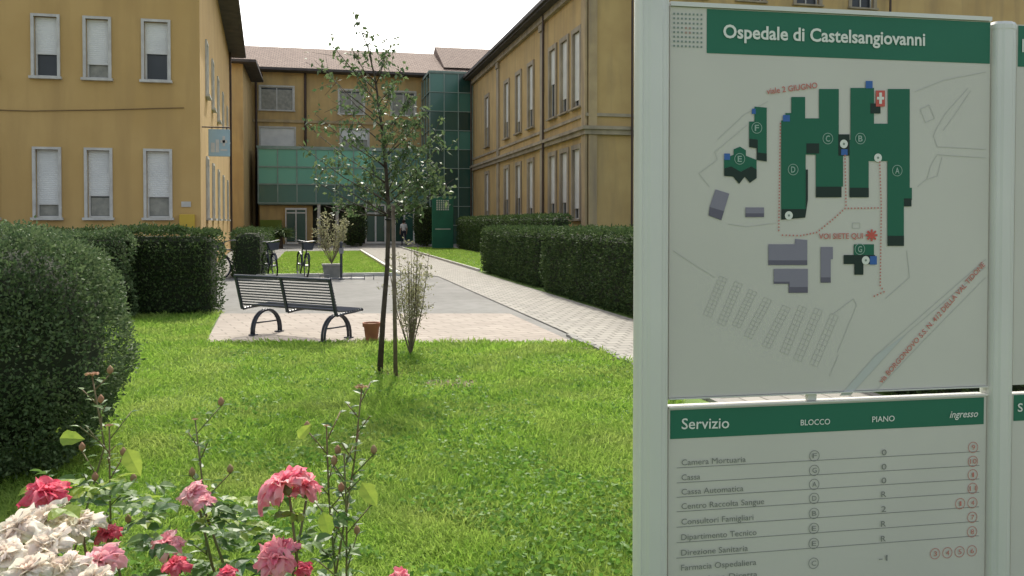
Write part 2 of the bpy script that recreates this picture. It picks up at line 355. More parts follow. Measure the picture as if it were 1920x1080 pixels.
def bush(name, c, rx, ry, h, n, leaf, label, m='hedgel', rough=.06, sq=.75, core=.86, cat='bush'):
    t = root(name, (c.x, c.y, 0), label, cat)
    def se(v, e): return np.sign(v)*np.abs(v)**e
    nn = nrm(rng.normal(size=(n, 3))); nn = nn[nn[:, 2] > -.95]; q = len(nn)
    sp = np.stack([se(nn[:, 0], sq)*rx, se(nn[:, 1], sq)*ry, se(nn[:, 2], sq)*h/2], 1)
    C = np.array([c.x, c.y, h/2])
    P = C+sp*(1+(lump(sp*2.2+3)*rough+rng.normal(size=q)*.03))[:, None]; P[:, 2] = np.maximum(P[:, 2], .02)
    D = nn*.5+rng.normal(size=(q, 3))*.6; D[:, 2] += .3
    mb = MB(); prof = []
    for k in range(13):
        a = -math.pi/2+math.pi*k/12; ca, sa = math.cos(a), math.sin(a)
        prof.append((max(abs(ca)**sq*core, .001), math.copysign(abs(sa)**sq, sa)*h/2*core+h/2))
    vs = []
    for (r_, z) in prof:
        for k in range(24): b = 2*math.pi*k/24; vs.append((c.x+r_*rx*math.copysign(abs(math.cos(b))**sq, math.cos(b)), c.y+r_*ry*math.copysign(abs(math.sin(b))**sq, math.sin(b)), z))
    fs = [[i*24+k, i*24+(k+1) % 24, (i+1)*24+(k+1) % 24, (i+1)*24+k] for i in range(12) for k in range(24)]
    mb.add(vs, fs); mk('branches', mb, M['core'], t)
    cloud('foliage', P, D, leaf*rng.uniform(.6, 1.4, q), leaf*.62, M[m], t); return t
bush('rounded_bush', CF(-3.46, 5.45), .87, .87, 1.49, 60000, .027, 'big rounded clipped bush at the left edge of the lawn', rough=.08)
# ------------------------------------------------------------ buildings
def facade(mb, O, U, N, u0, u1, z0, z1, holes, depth=.22, mi=0):
    O, U, N = Vector(O), Vector(U), Vector(N); Z = Vector((0, 0, 1))
    us = sorted({u0, u1, *[h[0] for h in holes], *[h[1] for h in holes]}); zs = sorted({z0, z1, *[h[2] for h in holes], *[h[3] for h in holes]})
    for i in range(len(us)-1):
        for j in range(len(zs)-1):
            a, b, c_, d = us[i], us[i+1], zs[j], zs[j+1]; um, zm = (a+b)/2, (c_+d)/2
            if any(h[0] < um < h[1] and h[2] < zm < h[3] for h in holes): continue
            mb.add([O+U*a+Z*c_, O+U*b+Z*c_, O+U*b+Z*d, O+U*a+Z*d], [(0, 1, 2, 3)], mi)
    for h in holes:
        a, b, c_, d = h[:4]; q = [O+U*a+Z*c_, O+U*b+Z*c_, O+U*b+Z*d, O+U*a+Z*d]; k = [p-N*depth for p in q]
        for i in range(4): mb.add([q[i], q[(i+1) % 4], k[(i+1) % 4], k[i]], [(0, 1, 2, 3)], mi)
def window(parent, O, U, N, a, b, z0, z1, sh, fw=.07, proud=.05, depth=.2, fm='winframe', low='glassdark', mull=True, shm='shutter', sillw=.08, lowh=.3):
    O, U, N = Vector(O), Vector(U), Vector(N); Z = Vector((0, 0, 1))
    def bx(mb, u0, u1, c_, d, n0, n1, mi=0): mb.obox(O+U*u0+Z*c_+N*n0, U*(u1-u0), N*(n1-n0), Z*(d-c_), mi)
    mb = MB(); n0 = -.05
    bx(mb, a-fw, a+.003, z0, z1, n0, proud); bx(mb, b-.003, b+fw, z0, z1, n0, proud); bx(mb, a-fw, b+fw, z1, z1+fw, n0, proud)
    wn = mk('window', mb, M[fm], parent)
    mb = MB(); bx(mb, a-fw-.04, b+fw+.04, z0-.07, z0, n0, proud+sillw); mk('sill', mb, M[fm], wn)
    mb = MB(); p0 = -depth+.02; bx(mb, a, b, z0, z1, p0-.02, p0); pn = mk('pane', mb, M['glassdark'], wn)
    mb = MB(); q = .05; p1 = p0+.05
    bx(mb, a, a+q, z0, z1, p0+.002, p1); bx(mb, b-q, b, z0, z1, p0+.002, p1); bx(mb, a+q, b-q, z0, z0+q, p0+.002, p1); bx(mb, a+q, b-q, z1-q, z1, p0+.002, p1)
    if mull: mid = (a+b)/2; bx(mb, mid-.025, mid+.025, z0+q, z1-q, p0+.002, p1)
    mk('sash', mb, M['mullw'] if fm == 'winframe' else M['winframe'], wn)
    if low == 'curtain':
        mb = MB(); bx(mb, a+.06, b-.06, z0+.06, z0+(z1-z0)*lowh, p0+.003, p0+.008); mk('curtain', mb, M['curtain'], wn)
    if sh > 0:
        mb = MB(); zb = z1-(z1-z0)*sh; k = max(3, int((z1-zb)/.055)); st = (z1-zb)/k
        for i in range(k):
            c_ = zb+i*st; o = O+Z*c_+N*(p1+.015)
            mb.add([o+U*(a+.01), o+U*(b-.01), o+U*(b-.01)+Z*st*.85+N*.012, o+U*(a+.01)+Z*st*.85+N*.012, o+U*(b-.01)+Z*st, o+U*(a+.01)+Z*st], [(0, 1, 2, 3), (3, 2, 4, 5)])
        mk('shutter', mb, M[shm], wn)
    return wn
# ---- left ochre wing (its side wall runs slightly outwards)
YF = 25.66; XL = -3.16; LE = 10.4; LY1 = 48.0; SK = .056
OX = XL+SK*YF
def lx(y): return OX-SK*y
def PL(px):
    d = ray(px, 300); return OX/(d.x/d.y+SK)
tL = root('hospital_wing', (-14, 33, 0), 'left ochre building with white roller shutters in narrow windows', 'building')
hF = []
def fu(px): return PY(px, 300, YF).x
def fz(px, py): return PY(px, py, YF).z
specs = [(66, 110, 32, 145, .62, 'glassdark'), (163, 206, 37, 147, .76, 'curtain'), (272, 317, 40, 150, .54, 'glassdark'),
         (66, 110, 282, 408, .81, 'curtain'), (163, 206, 282, 408, .68, 'curtain'), (274, 318, 284, 409, .69, 'curtain')]
zU0, zU1, zL0, zL1 = fz(185, 147), fz(185, 36), fz(185, 408), fz(185, 282)
for s in specs:
    u0, u1 = fu(s[0]), fu(s[1]); z0, z1 = (zU0, zU1) if s[2] < 200 else (zL0, zL1); hF.append((u0, u1, z0, z1, s[4], s[5]))
for k in range(1, 6):
    u = fu(66)-k*1.62
    for z0, z1 in ((zU0, zU1), (zL0, zL1)): hF.append((u, u+.66, z0, z1, .7, 'curtain'))
hS = []
for py_ in (388, 399, 409, 418, 426):
    yy = PL(py_)
    for z0, z1 in ((zU0, zU1), (zL0, zL1)): hS.append((yy-.4, yy+.4, z0, z1))
SO, SUv, SNv = (OX, 0, 0), (-SK, 1, 0), (1, SK, 0)
mb = MB()
facade(mb, (0, YF, 0), (1, 0, 0), (0, -1, 0), -26, XL, 0, LE, hF)
facade(mb, SO, SUv, SNv, YF, LY1, 0, LE, hS)
mb.add([(-26, YF, 0), (-26, LY1, 0), (-26, LY1, LE), (-26, YF, LE)], [(0, 1, 2, 3)]); mb.add([(-26, LY1, 0), (lx(LY1), LY1, 0), (lx(LY1), LY1, LE), (-26, LY1, LE)], [(0, 1, 2, 3)])
mk('wall', mb, M['ochre'], tL)
for h in hF: window(tL, (0, YF, 0), (1, 0, 0), (0, -1, 0), *h[:5], low=h[5], mull=False)
for h in hS: window(tL, SO, SUv, SNv, *h, .7, mull=False)
mb = MB(); ov = .7
mb.prism([(-26.7, YF-ov), (lx(YF)+ov, YF-ov), (lx(LY1)+ov, LY1+.4), (-26.7, LY1+.4)], LE, LE+.14)
mb.prism([(lx(YF)+ov, YF-ov), (lx(YF)+ov+.12, YF-ov), (lx(LY1)+ov+.12, LY1+.4), (lx(LY1)+ov, LY1+.4)], LE+.02, LE+.18)
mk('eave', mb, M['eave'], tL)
mb = MB(); zt = LE+.145; rz = LE+4
mb.add([(-26.7, YF-ov, zt), (lx(YF)+ov, YF-ov, zt), (lx(LY1)+ov, LY1+.4, zt), (-26.7, LY1+.4, zt), (-19, 35, rz), (-12, 35, rz)], [(0, 1, 5, 4), (1, 2, 5), (2, 3, 4, 5), (3, 0, 4)])
mk('roof', mb, M['roof'], tL)
mb = MB(); yy = PL(430); mb.tube([(lx(yy)+.08, yy, 0), (lx(yy)+.08, yy, LE)], .06); mk('downpipe', mb, M['pipe'], tL)
mb = MB(); pts = [PY(x_, y_, YF-.03) for x_, y_ in ((-300, 200), (-60, 204), (20, 207), (60, 208), (120, 207), (200, 206), (300, 203), (345, 202))]
mb.tube(pts, .014, 6); mk('cable', mb, M['cable'], tL)
mb = MB(); a = PY(336, 428, YF-.14); b = PY(366, 402, YF); mb.box((a.x, YF-.14, a.z), (b.x, YF-.003, b.z), bev=.015); mk('utility_box', mb, M['yellowbox'], tL)
mb = MB(); a = PY(340, 388, YF-.03); b = PY(358, 378, YF); mb.box((a.x, YF-.03, a.z), (b.x, YF-.003, b.z)); mk('notice_plate', mb, M['winframe'], tL)
t = root('hanging_sign', (XL, 26.3, 3.4), 'pale blue hanging sign projecting from the corner of the left ochre building', 'sign')
a = PY(391, 293, 26.3); b = PY(431, 243, 26.3)
mb = MB(); mb.box((a.x, 26.27, a.z), (b.x, 26.33, b.z), bev=.01); mk('sign_plate', mb, M['bluesign'], t)
mb = MB(); mb.tube([(lx(26.3)-.02, 26.3, b.z+.06), (b.x, 26.3, b.z+.06)], .02); mb.tube([(a.x+.1, 26.3, b.z+.06), (a.x+.1, 26.3, b.z-.02)], .012); mb.tube([(b.x-.1, 26.3, b.z+.06), (b.x-.1, 26.3, b.z-.02)], .012)
mk('bracket', mb, M['pipe'], t)
mb = MB(); w_ = b.x-a.x; h_ = b.z-a.z
for (u0, v0, u1, v1) in ((.12, .15, .3, .5), (.34, .15, .5, .62), (.56, .5, .88, .6), (.66, .38, .78, .75), (.56, .2, .88, .27)):
    mb.box((a.x+u0*w_, 26.262, a.z+v0*h_), (a.x+u1*w_, 26.268, a.z+v1*h_))
mk('emblem', mb, M['winframe'], t)
# ---- far ochre block
YB = 64.0; EB = 12.35
tB = root('hospital_block', (8, 68, 0), 'far ochre block with tiled roof behind the glazed entrance', 'building')
def bz(py): return PY(600, py, YB).z
def bu(px): return PY(px, 300, YB).x
hB = [(bu(489), bu(550), bz(209), bz(166), 0.0), (bu(637), bu(682), bz(212), bz(168), 0.0), (bu(489), bu(552), bz(279), bz(242), .95), (bu(640), bu(690), bz(279), bz(242), .5), (bu(735), bu(778), bz(212), bz(168), 0.)]
mb = MB(); facade(mb, (0, YB, 0), (1, 0, 0), (0, -1, 0), -16, 24, 0, EB, [h[:4] for h in hB], .15)
mb.box((-16, 56, 0), (-4.35, YB-.01, EB-.9)); mk('wall', mb, M['ochre2'], tB)
for h in hB: window(tB, (0, YB, 0), (1, 0, 0), (0, -1, 0), *h, fw=.12, proud=.04, depth=.13, low='curtain', lowh=.9)
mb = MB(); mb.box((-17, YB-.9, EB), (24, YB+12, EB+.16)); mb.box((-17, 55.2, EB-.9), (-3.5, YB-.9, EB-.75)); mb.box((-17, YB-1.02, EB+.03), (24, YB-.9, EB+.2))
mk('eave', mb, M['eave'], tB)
mb = MB(); mb.add([(-17, YB-.95, EB+.17), (24, YB-.95, EB+.17), (24, YB+5.5, EB+2.9), (-17, YB+5.5, EB+2.9), (24, YB+12, EB+.17), (-17, YB+12, EB+.17)], [(0, 1, 2, 3), (3, 2, 4, 5), (1, 4, 2), (0, 3, 5)])
mb.add([(9.6, YB+.5, EB+.95), (24, YB+.5, EB+.95), (24, YB+5.6, EB+3.5), (9.6, YB+5.6, EB+3.5), (9.6, YB+11, EB+.9)], [(0, 1, 2, 3), (0, 3, 4)])
mb.add([(-17, 55.2, EB-.74), (-3.5, 55.2, EB-.74), (-3.5, YB-1.03, EB-.5), (-17, YB-1.03, EB+1.2)], [(0, 1, 2, 3)])
mk('roof', mb, M['roof'], tB)
for px in (573, 481):
    mb = MB(); q = bu(px); mb.tube([(q, YB-.1, 0), (q, YB-.1, EB)], .09); mk('downpipe', mb, M['pipe'], tB)
mb = MB(); mb.box((-4.3, YB-.12, 8.75), (10.5, YB+.02, 8.95)); mk('string_course', mb, M['trimo'], tB)
# ---- glazed lobby
YT = 59.4
YG = 60.5
tx0 = PY(806, 300, YT).x
tG = root('glazed_lobby', (2, 61, 0), 'mint green glazed entrance lobby at the end of the path', 'entrance')
gx0 = PY(484, 300, YG).x; gx1 = tx0-.08
def gz(py): return PY(600, py, YG).z
zt, zm1, zm2, zc = gz(280), gz(314), gz(346), gz(381)
mb = MB(); ncol = 9; cw = (gx1-gx0)/ncol
mbm = MB(); mbf = MB()
for i in range(ncol):
    a = gx0+i*cw
    for z0, z1, M_ in ((zm2, zm1, mb), (zm1, zt, mb), (zc, zm2, mbm)):
        if i > 5: M_ = mbm
        M_.add([(a+.03, YG, z0+.03), (a+cw-.03, YG, z0+.03), (a+cw-.03, YG, z1-.03), (a+.03, YG, z1-.03)], [(0, 1, 2, 3)])
mk('upper_glazing', mb, M['glassmint'], tG); mk('lower_glazing', mbm, M['glassmid'], tG)
for i in range(ncol+1): mbf.box((gx0+i*cw-.04, YG-.06, zc), (gx0+i*cw+.04, YG+.04, zt))
for z in (zc, zm2, zm1, zt): mbf.box((gx0-.04, YG-.085, z-.045), (gx1, YG-.062, z+.045))
mk('mullions', mbf, M['mull'], tG)
mb = MB(); mb.box((gx0-.1, YG-.05, zt+.05), (gx1, YB-.15, zt+.18)); mb.box((gx0, YG+.1, zc-.12), (gx1, YB-.15, zc-.02)); mb.box((gx0, YG+.06, zc+.02), (gx0+.1, YB-.15, zt)); mk('roof_slab', mb, M['mull'], tG)
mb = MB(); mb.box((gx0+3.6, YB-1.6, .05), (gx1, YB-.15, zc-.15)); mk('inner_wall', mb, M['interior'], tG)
mb = MB(); mb.box((gx0+.05, YG+.45, .05), (gx0+3.59, YG+.6, zc-.15)); mk('ochre_wall', mb, M['ochre2'], tG)
mb = MB(); mb.box((gx0, YG-.9, 0), (gx1, YB-.14, .04)); mk('threshold', mb, M['concrete'], tG)
mb = MB(); a = PY(487, 420, YG).x; b = PY(528, 420, YG).x; mb.box((a, YG+.15, .05), (b, YG+.3, 1.7)); mk('lit_shrub_slab', mb, M['limeleaf'], tG)  # slab coloured yellow-green for the lit shrub reflected in the lobby
def frame_door(name, px0, px1, z1, npan, tk=.055):
    a = PY(px0, 420, YG).x; b = PY(px1, 420, YG).x; mb = MB(); y0, y1 = YG-.05, YG+.06
    s = (b-a)/npan
    for i in range(npan+1): mb.box((a+i*s-tk, y0, .05), (a+i*s+tk, y1, z1))
    mb.box((a-tk, y0-.01, z1), (b+tk, y1+.01, z1+.12)); mb.box((a+.06, y0+.01, 2.15), (b-.06, y1-.01, 2.22)); mb.box((a+.06, y0+.01, .05), (b-.06, y1-.01, .18))
    d = mk('door', mb, M['mullw'], tG)
    mb = MB()
    for i in range(npan): mb.box((a+i*s+.06, YG-.006, .21), (a+(i+1)*s-.06, YG+.006, z1-.01))
    mk('pane', mb, M['glassdeep'], d)
    mb = MB()
    for i in range(1, npan): mb.tube([(a+i*s-.1, YG-.1, .9), (a+i*s-.1, YG-.1, 1.3)], .02, 6)
    if npan > 1: mk('handle', mb, M['chrome'], d)
frame_door('door', 686, 776, 2.7, 5)
frame_door('door', 536, 574, 2.4, 2, .035)
for px in (598, 632, 666, 792):
    q = PY(px, 400, YG).x; mb = MB(); mb.box((q-.1, YG-.02, .05), (q+.1, YG+.2, zc-.05)); mk('column', mb, M['winframe'], tG)
# ---- stair tower
tx1 = 10.85; TZ = PY(850, 138, YT).z
tT = root('glass_stair_tower', (9.4, 61, 0), 'tall dark green glass stair tower beside the right hand building', 'tower')
mb = MB(); rows = 9; rh = TZ/rows; cols = 3; cw = (tx1-tx0)/cols; sd = (YB-.2-YT)/3
for j in range(rows):
    for i in range(cols): mb.add([(tx0+i*cw+.03, YT, j*rh+.03), (tx0+(i+1)*cw-.03, YT, j*rh+.03), (tx0+(i+1)*cw-.03, YT+random.uniform(-.01, .01), (j+1)*rh-.03), (tx0+i*cw+.03, YT, (j+1)*rh-.03)], [(0, 1, 2, 3)], 1 if (j in (7,) or (j == 8 and i < 2) or (j == 5 and i)) else 0)
    for i in range(3): mb.add([(tx0, YT+i*sd+.03, j*rh+.03), (tx0, YT+(i+1)*sd-.03, j*rh+.03), (tx0, YT+(i+1)*sd-.03, (j+1)*rh-.03), (tx0, YT+i*sd+.03, (j+1)*rh-.03)], [(0, 1, 2, 3)], 0)
mk('glazing', mb, [M['glassdeep'], M['glassmid']], tT)
mb = MB()
for i in range(cols+1): mb.box((tx0+i*cw-.03, YT-.05, 0), (tx0+i*cw+.03, YT+.03, TZ))
for i in range(1, 4): mb.box((tx0-.05, YT+i*sd-.03, 0), (tx0+.03, YT+i*sd+.03, TZ))
for j in range(rows+1):
    mb.box((tx0-.03, YT-.075, j*rh-.025), (tx1, YT-.052, j*rh+.025)); mb.box((tx0-.075, YT, j*rh-.025), (tx0-.052, YB-.2, j*rh+.025))
mk('mullions', mb, M['mull'], tT)
mb = MB(); mb.box((tx0-.08, YT-.1, TZ+.035), (tx1, YB-1.1, TZ+.15)); mk('roof_slab', mb, M['mull'], tT)
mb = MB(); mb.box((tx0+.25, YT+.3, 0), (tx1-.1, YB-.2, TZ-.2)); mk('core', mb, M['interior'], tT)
# ---- right ochre building
XR = 10.9; YR0 = 33.5; YR1 = 63.5; ER = 11.7
tR = root('hospital_wing', (20, 45, 0), 'right ochre building with tall stone framed windows and grey pilasters', 'building')
cy = [PX(p, 300, XR).y for p in (1082, 1059, 1037, 996, 973, 951, 914)]
zl0, zl1 = PX(1075, 411, XR).z, PX(1075, 282, XR).z; zu0, zu1 = PX(1075, 205, XR).z, PX(1075, 66, XR).z
hR = []
for q in cy:
    for z0, z1 in ((zl0, zl1), (zu0, zu1)): hR.append((q-.5, q+.5, z0, z1))
hfR = []
for x_ in (15.5, 18.2, 20.9, 23.6):
    for z0, z1 in ((zl0, zl1), (zu0, zu1-.3), (11.0, 13.0)): hfR.append((x_-.55, x_+.55, z0, z1))
mb = MB()
facade(mb, (XR, 0, 0), (0, 1, 0), (-1, 0, 0), YR0, YR1, 0, ER, hR)
facade(mb, (0, YR0, 0), (1, 0, 0), (0, -1, 0), XR, 13.3, 0, ER, [])
facade(mb, (0, YR0-.05, 0), (1, 0, 0), (0, -1, 0), 13.3, 45, 0, 14.5, hfR)
mb.add([(13.3, YR0-.05, 0), (13.3, YR0+10, 0), (13.3, YR0+10, 14.5), (13.3, YR0-.05, 14.5)], [(0, 1, 2, 3)])
mk('wall', mb, M['ochre2'], tR)
for i, h in enumerate(hR):
    window(tR, (XR, 0, 0), (0, 1, 0), (-1, 0, 0), *h, [.85, .9, .75, .8, .75, .5, .8, .7, .6, .8, .6, .7, .8, .6][i], fw=.2, proud=.07, fm='trim', sillw=.1, depth=.14, shm='shutter')
for h in hfR: window(tR, (0, YR0-.05, 0), (1, 0, 0), (0, -1, 0), *h, .4, fw=.15, proud=.06, fm='trim')
zs = 5.35
for (z0, z1, o_) in ((zs-.2, zs, .16), (zs+.001, zs+.14, .26), (zs+.55, zs+.68, .08)):
    mb = MB(); mb.add([(XR-o_, YR1, z0), (XR-o_, YR0-o_, z0), (13.29, YR0-o_, z0), (13.29, YR0+.02, z0), (XR+.02, YR0+.02, z0), (XR+.02, YR1, z0), (XR-o_, YR1, z1), (XR-o_, YR0-o_, z1), (13.29, YR0-o_, z1), (13.29, YR0+.02, z1), (XR+.02, YR0+.02, z1), (XR+.02, YR1, z1)],
        [(0, 1, 7, 6), (1, 2, 8, 7), (6, 7, 10, 11), (7, 8, 9, 10), (0, 5, 4, 1), (1, 4, 3, 2)]); mk('string_course', mb, M['trim'], tR)
for yp in (YR0+.28, PX(1018, 300, XR).y, PX(935, 300, XR).y, 60.5):
    mm = 'trimo' if yp < 36 else 'trim'
    mb = MB(); mb.box((XR-.09, yp-.28, 0), (XR+.03, yp+.28, zs-.201)); mb.box((XR-.09, yp-.28, zs+.141), (XR+.03, yp+.28, ER-.5)); mb.box((XR-.18, yp-.34, 0), (XR-.091, yp+.34, .9))
    mb.box((XR-.16, yp-.34, ER-.85), (XR-.091, yp+.34, ER-.5)); mk('pilaster', mb, M[mm], tR)
mb = MB(); mb.box((XR+.04, YR0-.09, 0), (XR+.4, YR0+.03, zs-.201)); mb.box((XR+.04, YR0-.09, zs+.141), (XR+.4, YR0+.03, ER-.5)); mk('pilaster', mb, M['trimo'], tR)
mb = MB(); mb.box((XR-.2, YR0-.2, ER-.5), (XR+.03, YR1, ER-.2)); mb.box((XR+.031, YR0-.2, ER-.5), (13.29, YR0+.03, ER-.2)); mk('cornice', mb, M['trim'], tR)
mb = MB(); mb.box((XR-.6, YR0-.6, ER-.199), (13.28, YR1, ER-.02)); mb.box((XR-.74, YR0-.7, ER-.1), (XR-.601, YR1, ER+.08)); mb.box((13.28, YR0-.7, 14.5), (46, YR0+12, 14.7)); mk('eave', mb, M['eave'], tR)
mb = MB(); mb.add([(XR-.65, YR0-.6, ER), (XR-.65, YR1, ER), (17, YR1, ER+3), (17, YR0+5, ER+3), (13.3, YR0-.6, ER)], [(0, 1, 2, 3), (0, 3, 4)]); mk('roof', mb, M['roof'], tR)
for p_ in ((XR-.22, PX(1022, 300, XR).y-.4), (XR-.22, 59)):
    mb = MB(); mb.tube([(p_[0], p_[1], 0), (p_[0], p_[1], ER-.2)], .05); mk('downpipe', mb, M['pipe'], tR)
for x_ in (PY(1180, 100, YR0).x, PY(1660, 20, YR0).x):
    mb = MB(); mb.tube([(x_, YR0-.34, 0), (x_, YR0-.34, 11.1 if x_ < 14 else 14.4)], .05); mk('downpipe', mb, M['pipe'], tR)
# totem sign
p = G(830, 466)
t = root('totem_sign', (p.x, p.y, 0), 'green totem sign panel beside the path near the entrance', 'sign')
w2 = .62; mb = MB(); mb.box((p.x-w2, p.y-.12, .0), (p.x+w2, p.y+.12, 3.05), bev=.02); mk('sign_panel', mb, M['totem'], t)
mb = MB()
for i in range(6):
    for j in range(6): mb.box((p.x-.38+i*.13, p.y-.13, 2.25+j*.105), (p.x-.30+i*.13, p.y-.122, 2.32+j*.105))
mk('logo', mb, M['winframe'], t)
mb = MB(); mb.box((p.x-.45, p.y-.128, 1.12), (p.x+.45, p.y-.122, 1.17)); mk('white_line', mb, M['winframe'], t)
# ------------------------------------------------------------ bench
Lf = G(494, 627); Rf = G(637, 639); ang = R(-31)
cc = (Lf+Rf)/2
ax = (CF(math.cos(ang), math.sin(ang))).normalized(); fc = Vector((-ax.y, ax.x, 0))
t = root('park_bench', (cc.x, cc.y, 0), 'dark slatted metal bench seen from behind on the paved terrace', 'bench')
Tm = Matrix(((ax.x*.92, fc.x*.92, 0, cc.x), (ax.y*.92, fc.y*.92, 0, cc.y), (0, 0, .97, .012), (0, 0, 0, 1)))
def nb(): m_ = MB(); m_.T = Tm; return m_
BL = .95
for s in (-1, 1):
    m_ = nb(); x_ = s*.70; pts = []
    for k in range(17):
        a = math.pi*k/16; pts.append((x_, .0+.27*math.cos(a), .34*math.sin(a)**.8 if k not in (0, 16) else 0))
    for dx in (-.025, .025): m_.tube([(q[0]+dx, q[1], q[2]) for q in pts], .018, 8)
    m_.box((x_-.045, -.31, 0), (x_+.045, -.2, .015)); m_.box((x_-.045, .2, 0), (x_+.045, .31, .015)); m_.tube([(x_, -.2, .17), (x_, .2, .17)], .011)
    mk('leg', m_, M['steel'], t, True)
m_ = nb()
for x_ in (-.93, 0, .93): m_.tube([(x_, -.24, .36), (x_, -.1, .375), (x_, .12, .385), (x_, .25, .40)], .018)
for k in range(11):
    y_ = -.2+k*.046; m_.tube([(-BL, y_, .40+.006*abs(k-5)/2), (BL, y_, .40+.006*abs(k-5)/2)], .0105, 6)
m_.tube([(-BL, .27, .40), (BL, .27, .40)], .018)
mk('seat', m_, M['steel'], t)
m_ = nb()
for x_ in (-.93, 0, .93): m_.obox((x_-.02, -.27, .36), (.04, 0, 0), (0, .03, 0), (0, -.13, .48))
for k in range(11):
    q = k/10; m_.tube([(-BL, -.25-.12*q, .43+.38*q), (BL, -.25-.12*q, .43+.38*q)], .0105, 6)
m_.tube([(-BL, -.385, .84), (BL, -.385, .84)], .018)
mk('backrest', m_, M['steel'], t)
p = G(697, 643); t = root('terracotta_pot', (p.x, p.y, 0), 'small terracotta pot standing right of the bench', 'pot')
mb = MB(); mb.lathe((p.x, p.y, .012), [(.075, 0), (.1, .2), (.115, .2), (.118, .25), (.1, .25), (.095, .22)]); mk('pot', mb, M['terracotta'], t, False)
mb = MB(); mb.lathe((p.x, p.y, .012), [(.09, .2), (.09, .235)]); mk('soil', mb, M['soil'], t)
# ------------------------------------------------------------ young tree
base = G(712, 702); DT = base.dot(Vector((sY, cY, 0)))
t = root('young_tree', (base.x, base.y, 0), 'slender young tree with glossy sparse leaves standing in the near lawn', 'tree')
tp = [(712, 702), (718, 600), (726, 500), (729, 400), (724, 320), (716, 240), (704, 150), (690, 90), (664, 25)]
pts = [PD(a, b, DT+.0) for a, b in tp]; pts[0].z = 0
rad = [.032, .027, .024, .021, .018, .014, .010, .006, .003]
mb = MB(); mb.tube(pts, rad, 10)
def leader(py):
    for i in range(len(tp)-1):
        if tp[i+1][1] <= py <= tp[i][1]:
            k = (tp[i][1]-py)/(tp[i][1]-tp[i+1][1]); return pts[i].lerp(pts[i+1], k)
    return pts[-1]
LP = []; LD = []
tips = [(590, 120, .1, .35), (615, 78, -.2, .35), (625, 150, .2, .5), (605, 215, -.3, .6), (580, 235, .3, .55), (590, 300, .1, .65), (575, 268, -.1, .45), (600, 345, -.3, .65), (610, 385, .2, .5), (640, 300, .4, .9), (650, 240, -.4, .9), (640, 190, .3, .75), (655, 120, -.1, .5),
        (700, 60, .1, .4), (745, 85, .1, .5), (755, 130, -.2, .7), (735, 160, .3, .9), (770, 180, .1, 1.1), (700, 190, -.3, .9), (790, 215, -.2, 1.2), (740, 225, .4, 1.3), (808, 250, .2, 1.2), (770, 260, -.4, 1.5), (715, 260, -.4, 1.0), (830, 300, -.1, 1.1), (795, 300, .3, 1.6), (750, 300, -.3, 1.5),
        (838, 330, .2, .8), (805, 345, -.2, 1.6), (765, 345, .4, 1.6), (720, 330, .4, 1.2), (690, 320, -.3, .9), (670, 350, .2, .9), (795, 378, .1, 1.1), (750, 385, -.3, 1.0), (700, 375, .3, .8), (645, 375, -.1, .5), (825, 270, -.4, .9), (680, 140, .3, .7), (720, 110, -.2, .6), (672, 90, -.1, .5), (676, 285, .1, .7), (765, 225, 0, 1.3), (780, 325, 0, 1.4)]
for (px, py, dz, den) in tips:
    px = 715+(px-715)*1.05
    end = PD(px+random.uniform(-8, 8), py+random.uniform(-8, 8), DT+dz*1.1); st = leader(min(405, py+45+abs(px-715)*.45))
    mid = st.lerp(end, .5)+Vector((0, 0, -.04))
    mb.tube([st, mid, end], [.007, .005, .002], 5)
    nl = int(28*den)
    for k in range(4):
        sb = mid.lerp(end, random.uniform(.3, 1)); eb = sb+Vector([random.gauss(0, .11) for _ in range(3)]); mb.tube([sb, eb], [.003, .0015], 4)
        for q in range(int(nl*.42)): LP.append(sb.lerp(eb, random.random())+Vector([random.gauss(0, .024) for _ in range(3)])); LD.append([random.gauss(0, 1) for _ in range(3)])
    for q in range(nl):
        u = random.uniform(.4, 1.05); b_ = (st.lerp(mid, u*2) if u < .5 else mid.lerp(end, u*2-1))
        LP.append(b_+Vector([random.gauss(0, .035) for _ in range(3)])); d = (end-st).normalized(); LD.append([d.x*.6+random.gauss(0, .7), d.y*.6+random.gauss(0, .7), random.gauss(0, .6)])
for q in range(30):
    b_ = leader(random.uniform(25, 120)); LP.append(b_+Vector([random.gauss(0, .02) for _ in range(3)])); LD.append([random.gauss(0, 1) for _ in range(3)])
mk('trunk', mb, M['bark'], t, True)
LP = np.array(LP); n = len(LP); cloud('crown', LP, np.array(LD), rng.uniform(.04, .075, n), rng.uniform(.024, .04, n), M['treeleaf'], t, fold=.12, droop=.2)
q = G(742, 712); mb = MB(); top = PD(737, 385, q.dot(Vector((sY, cY, 0)))); mb.tube([(q.x, q.y, 0), top], [.022, .018], 10)
st_ = mk('tree_stake', mb, M['stake'], None, True); tag(st_, 'pale wooden stake beside the slender young tree', 'stake')
mb = MB(); s0 = leader(400); mb.ring((s0+top)/2-Vector((0, 0, .1)), (0, .1, 1), .055, .006, 20, 5); tag(mk('tree_tie', mb, M['rubber']), 'dark tie holding the young tree to its stake', 'tie')
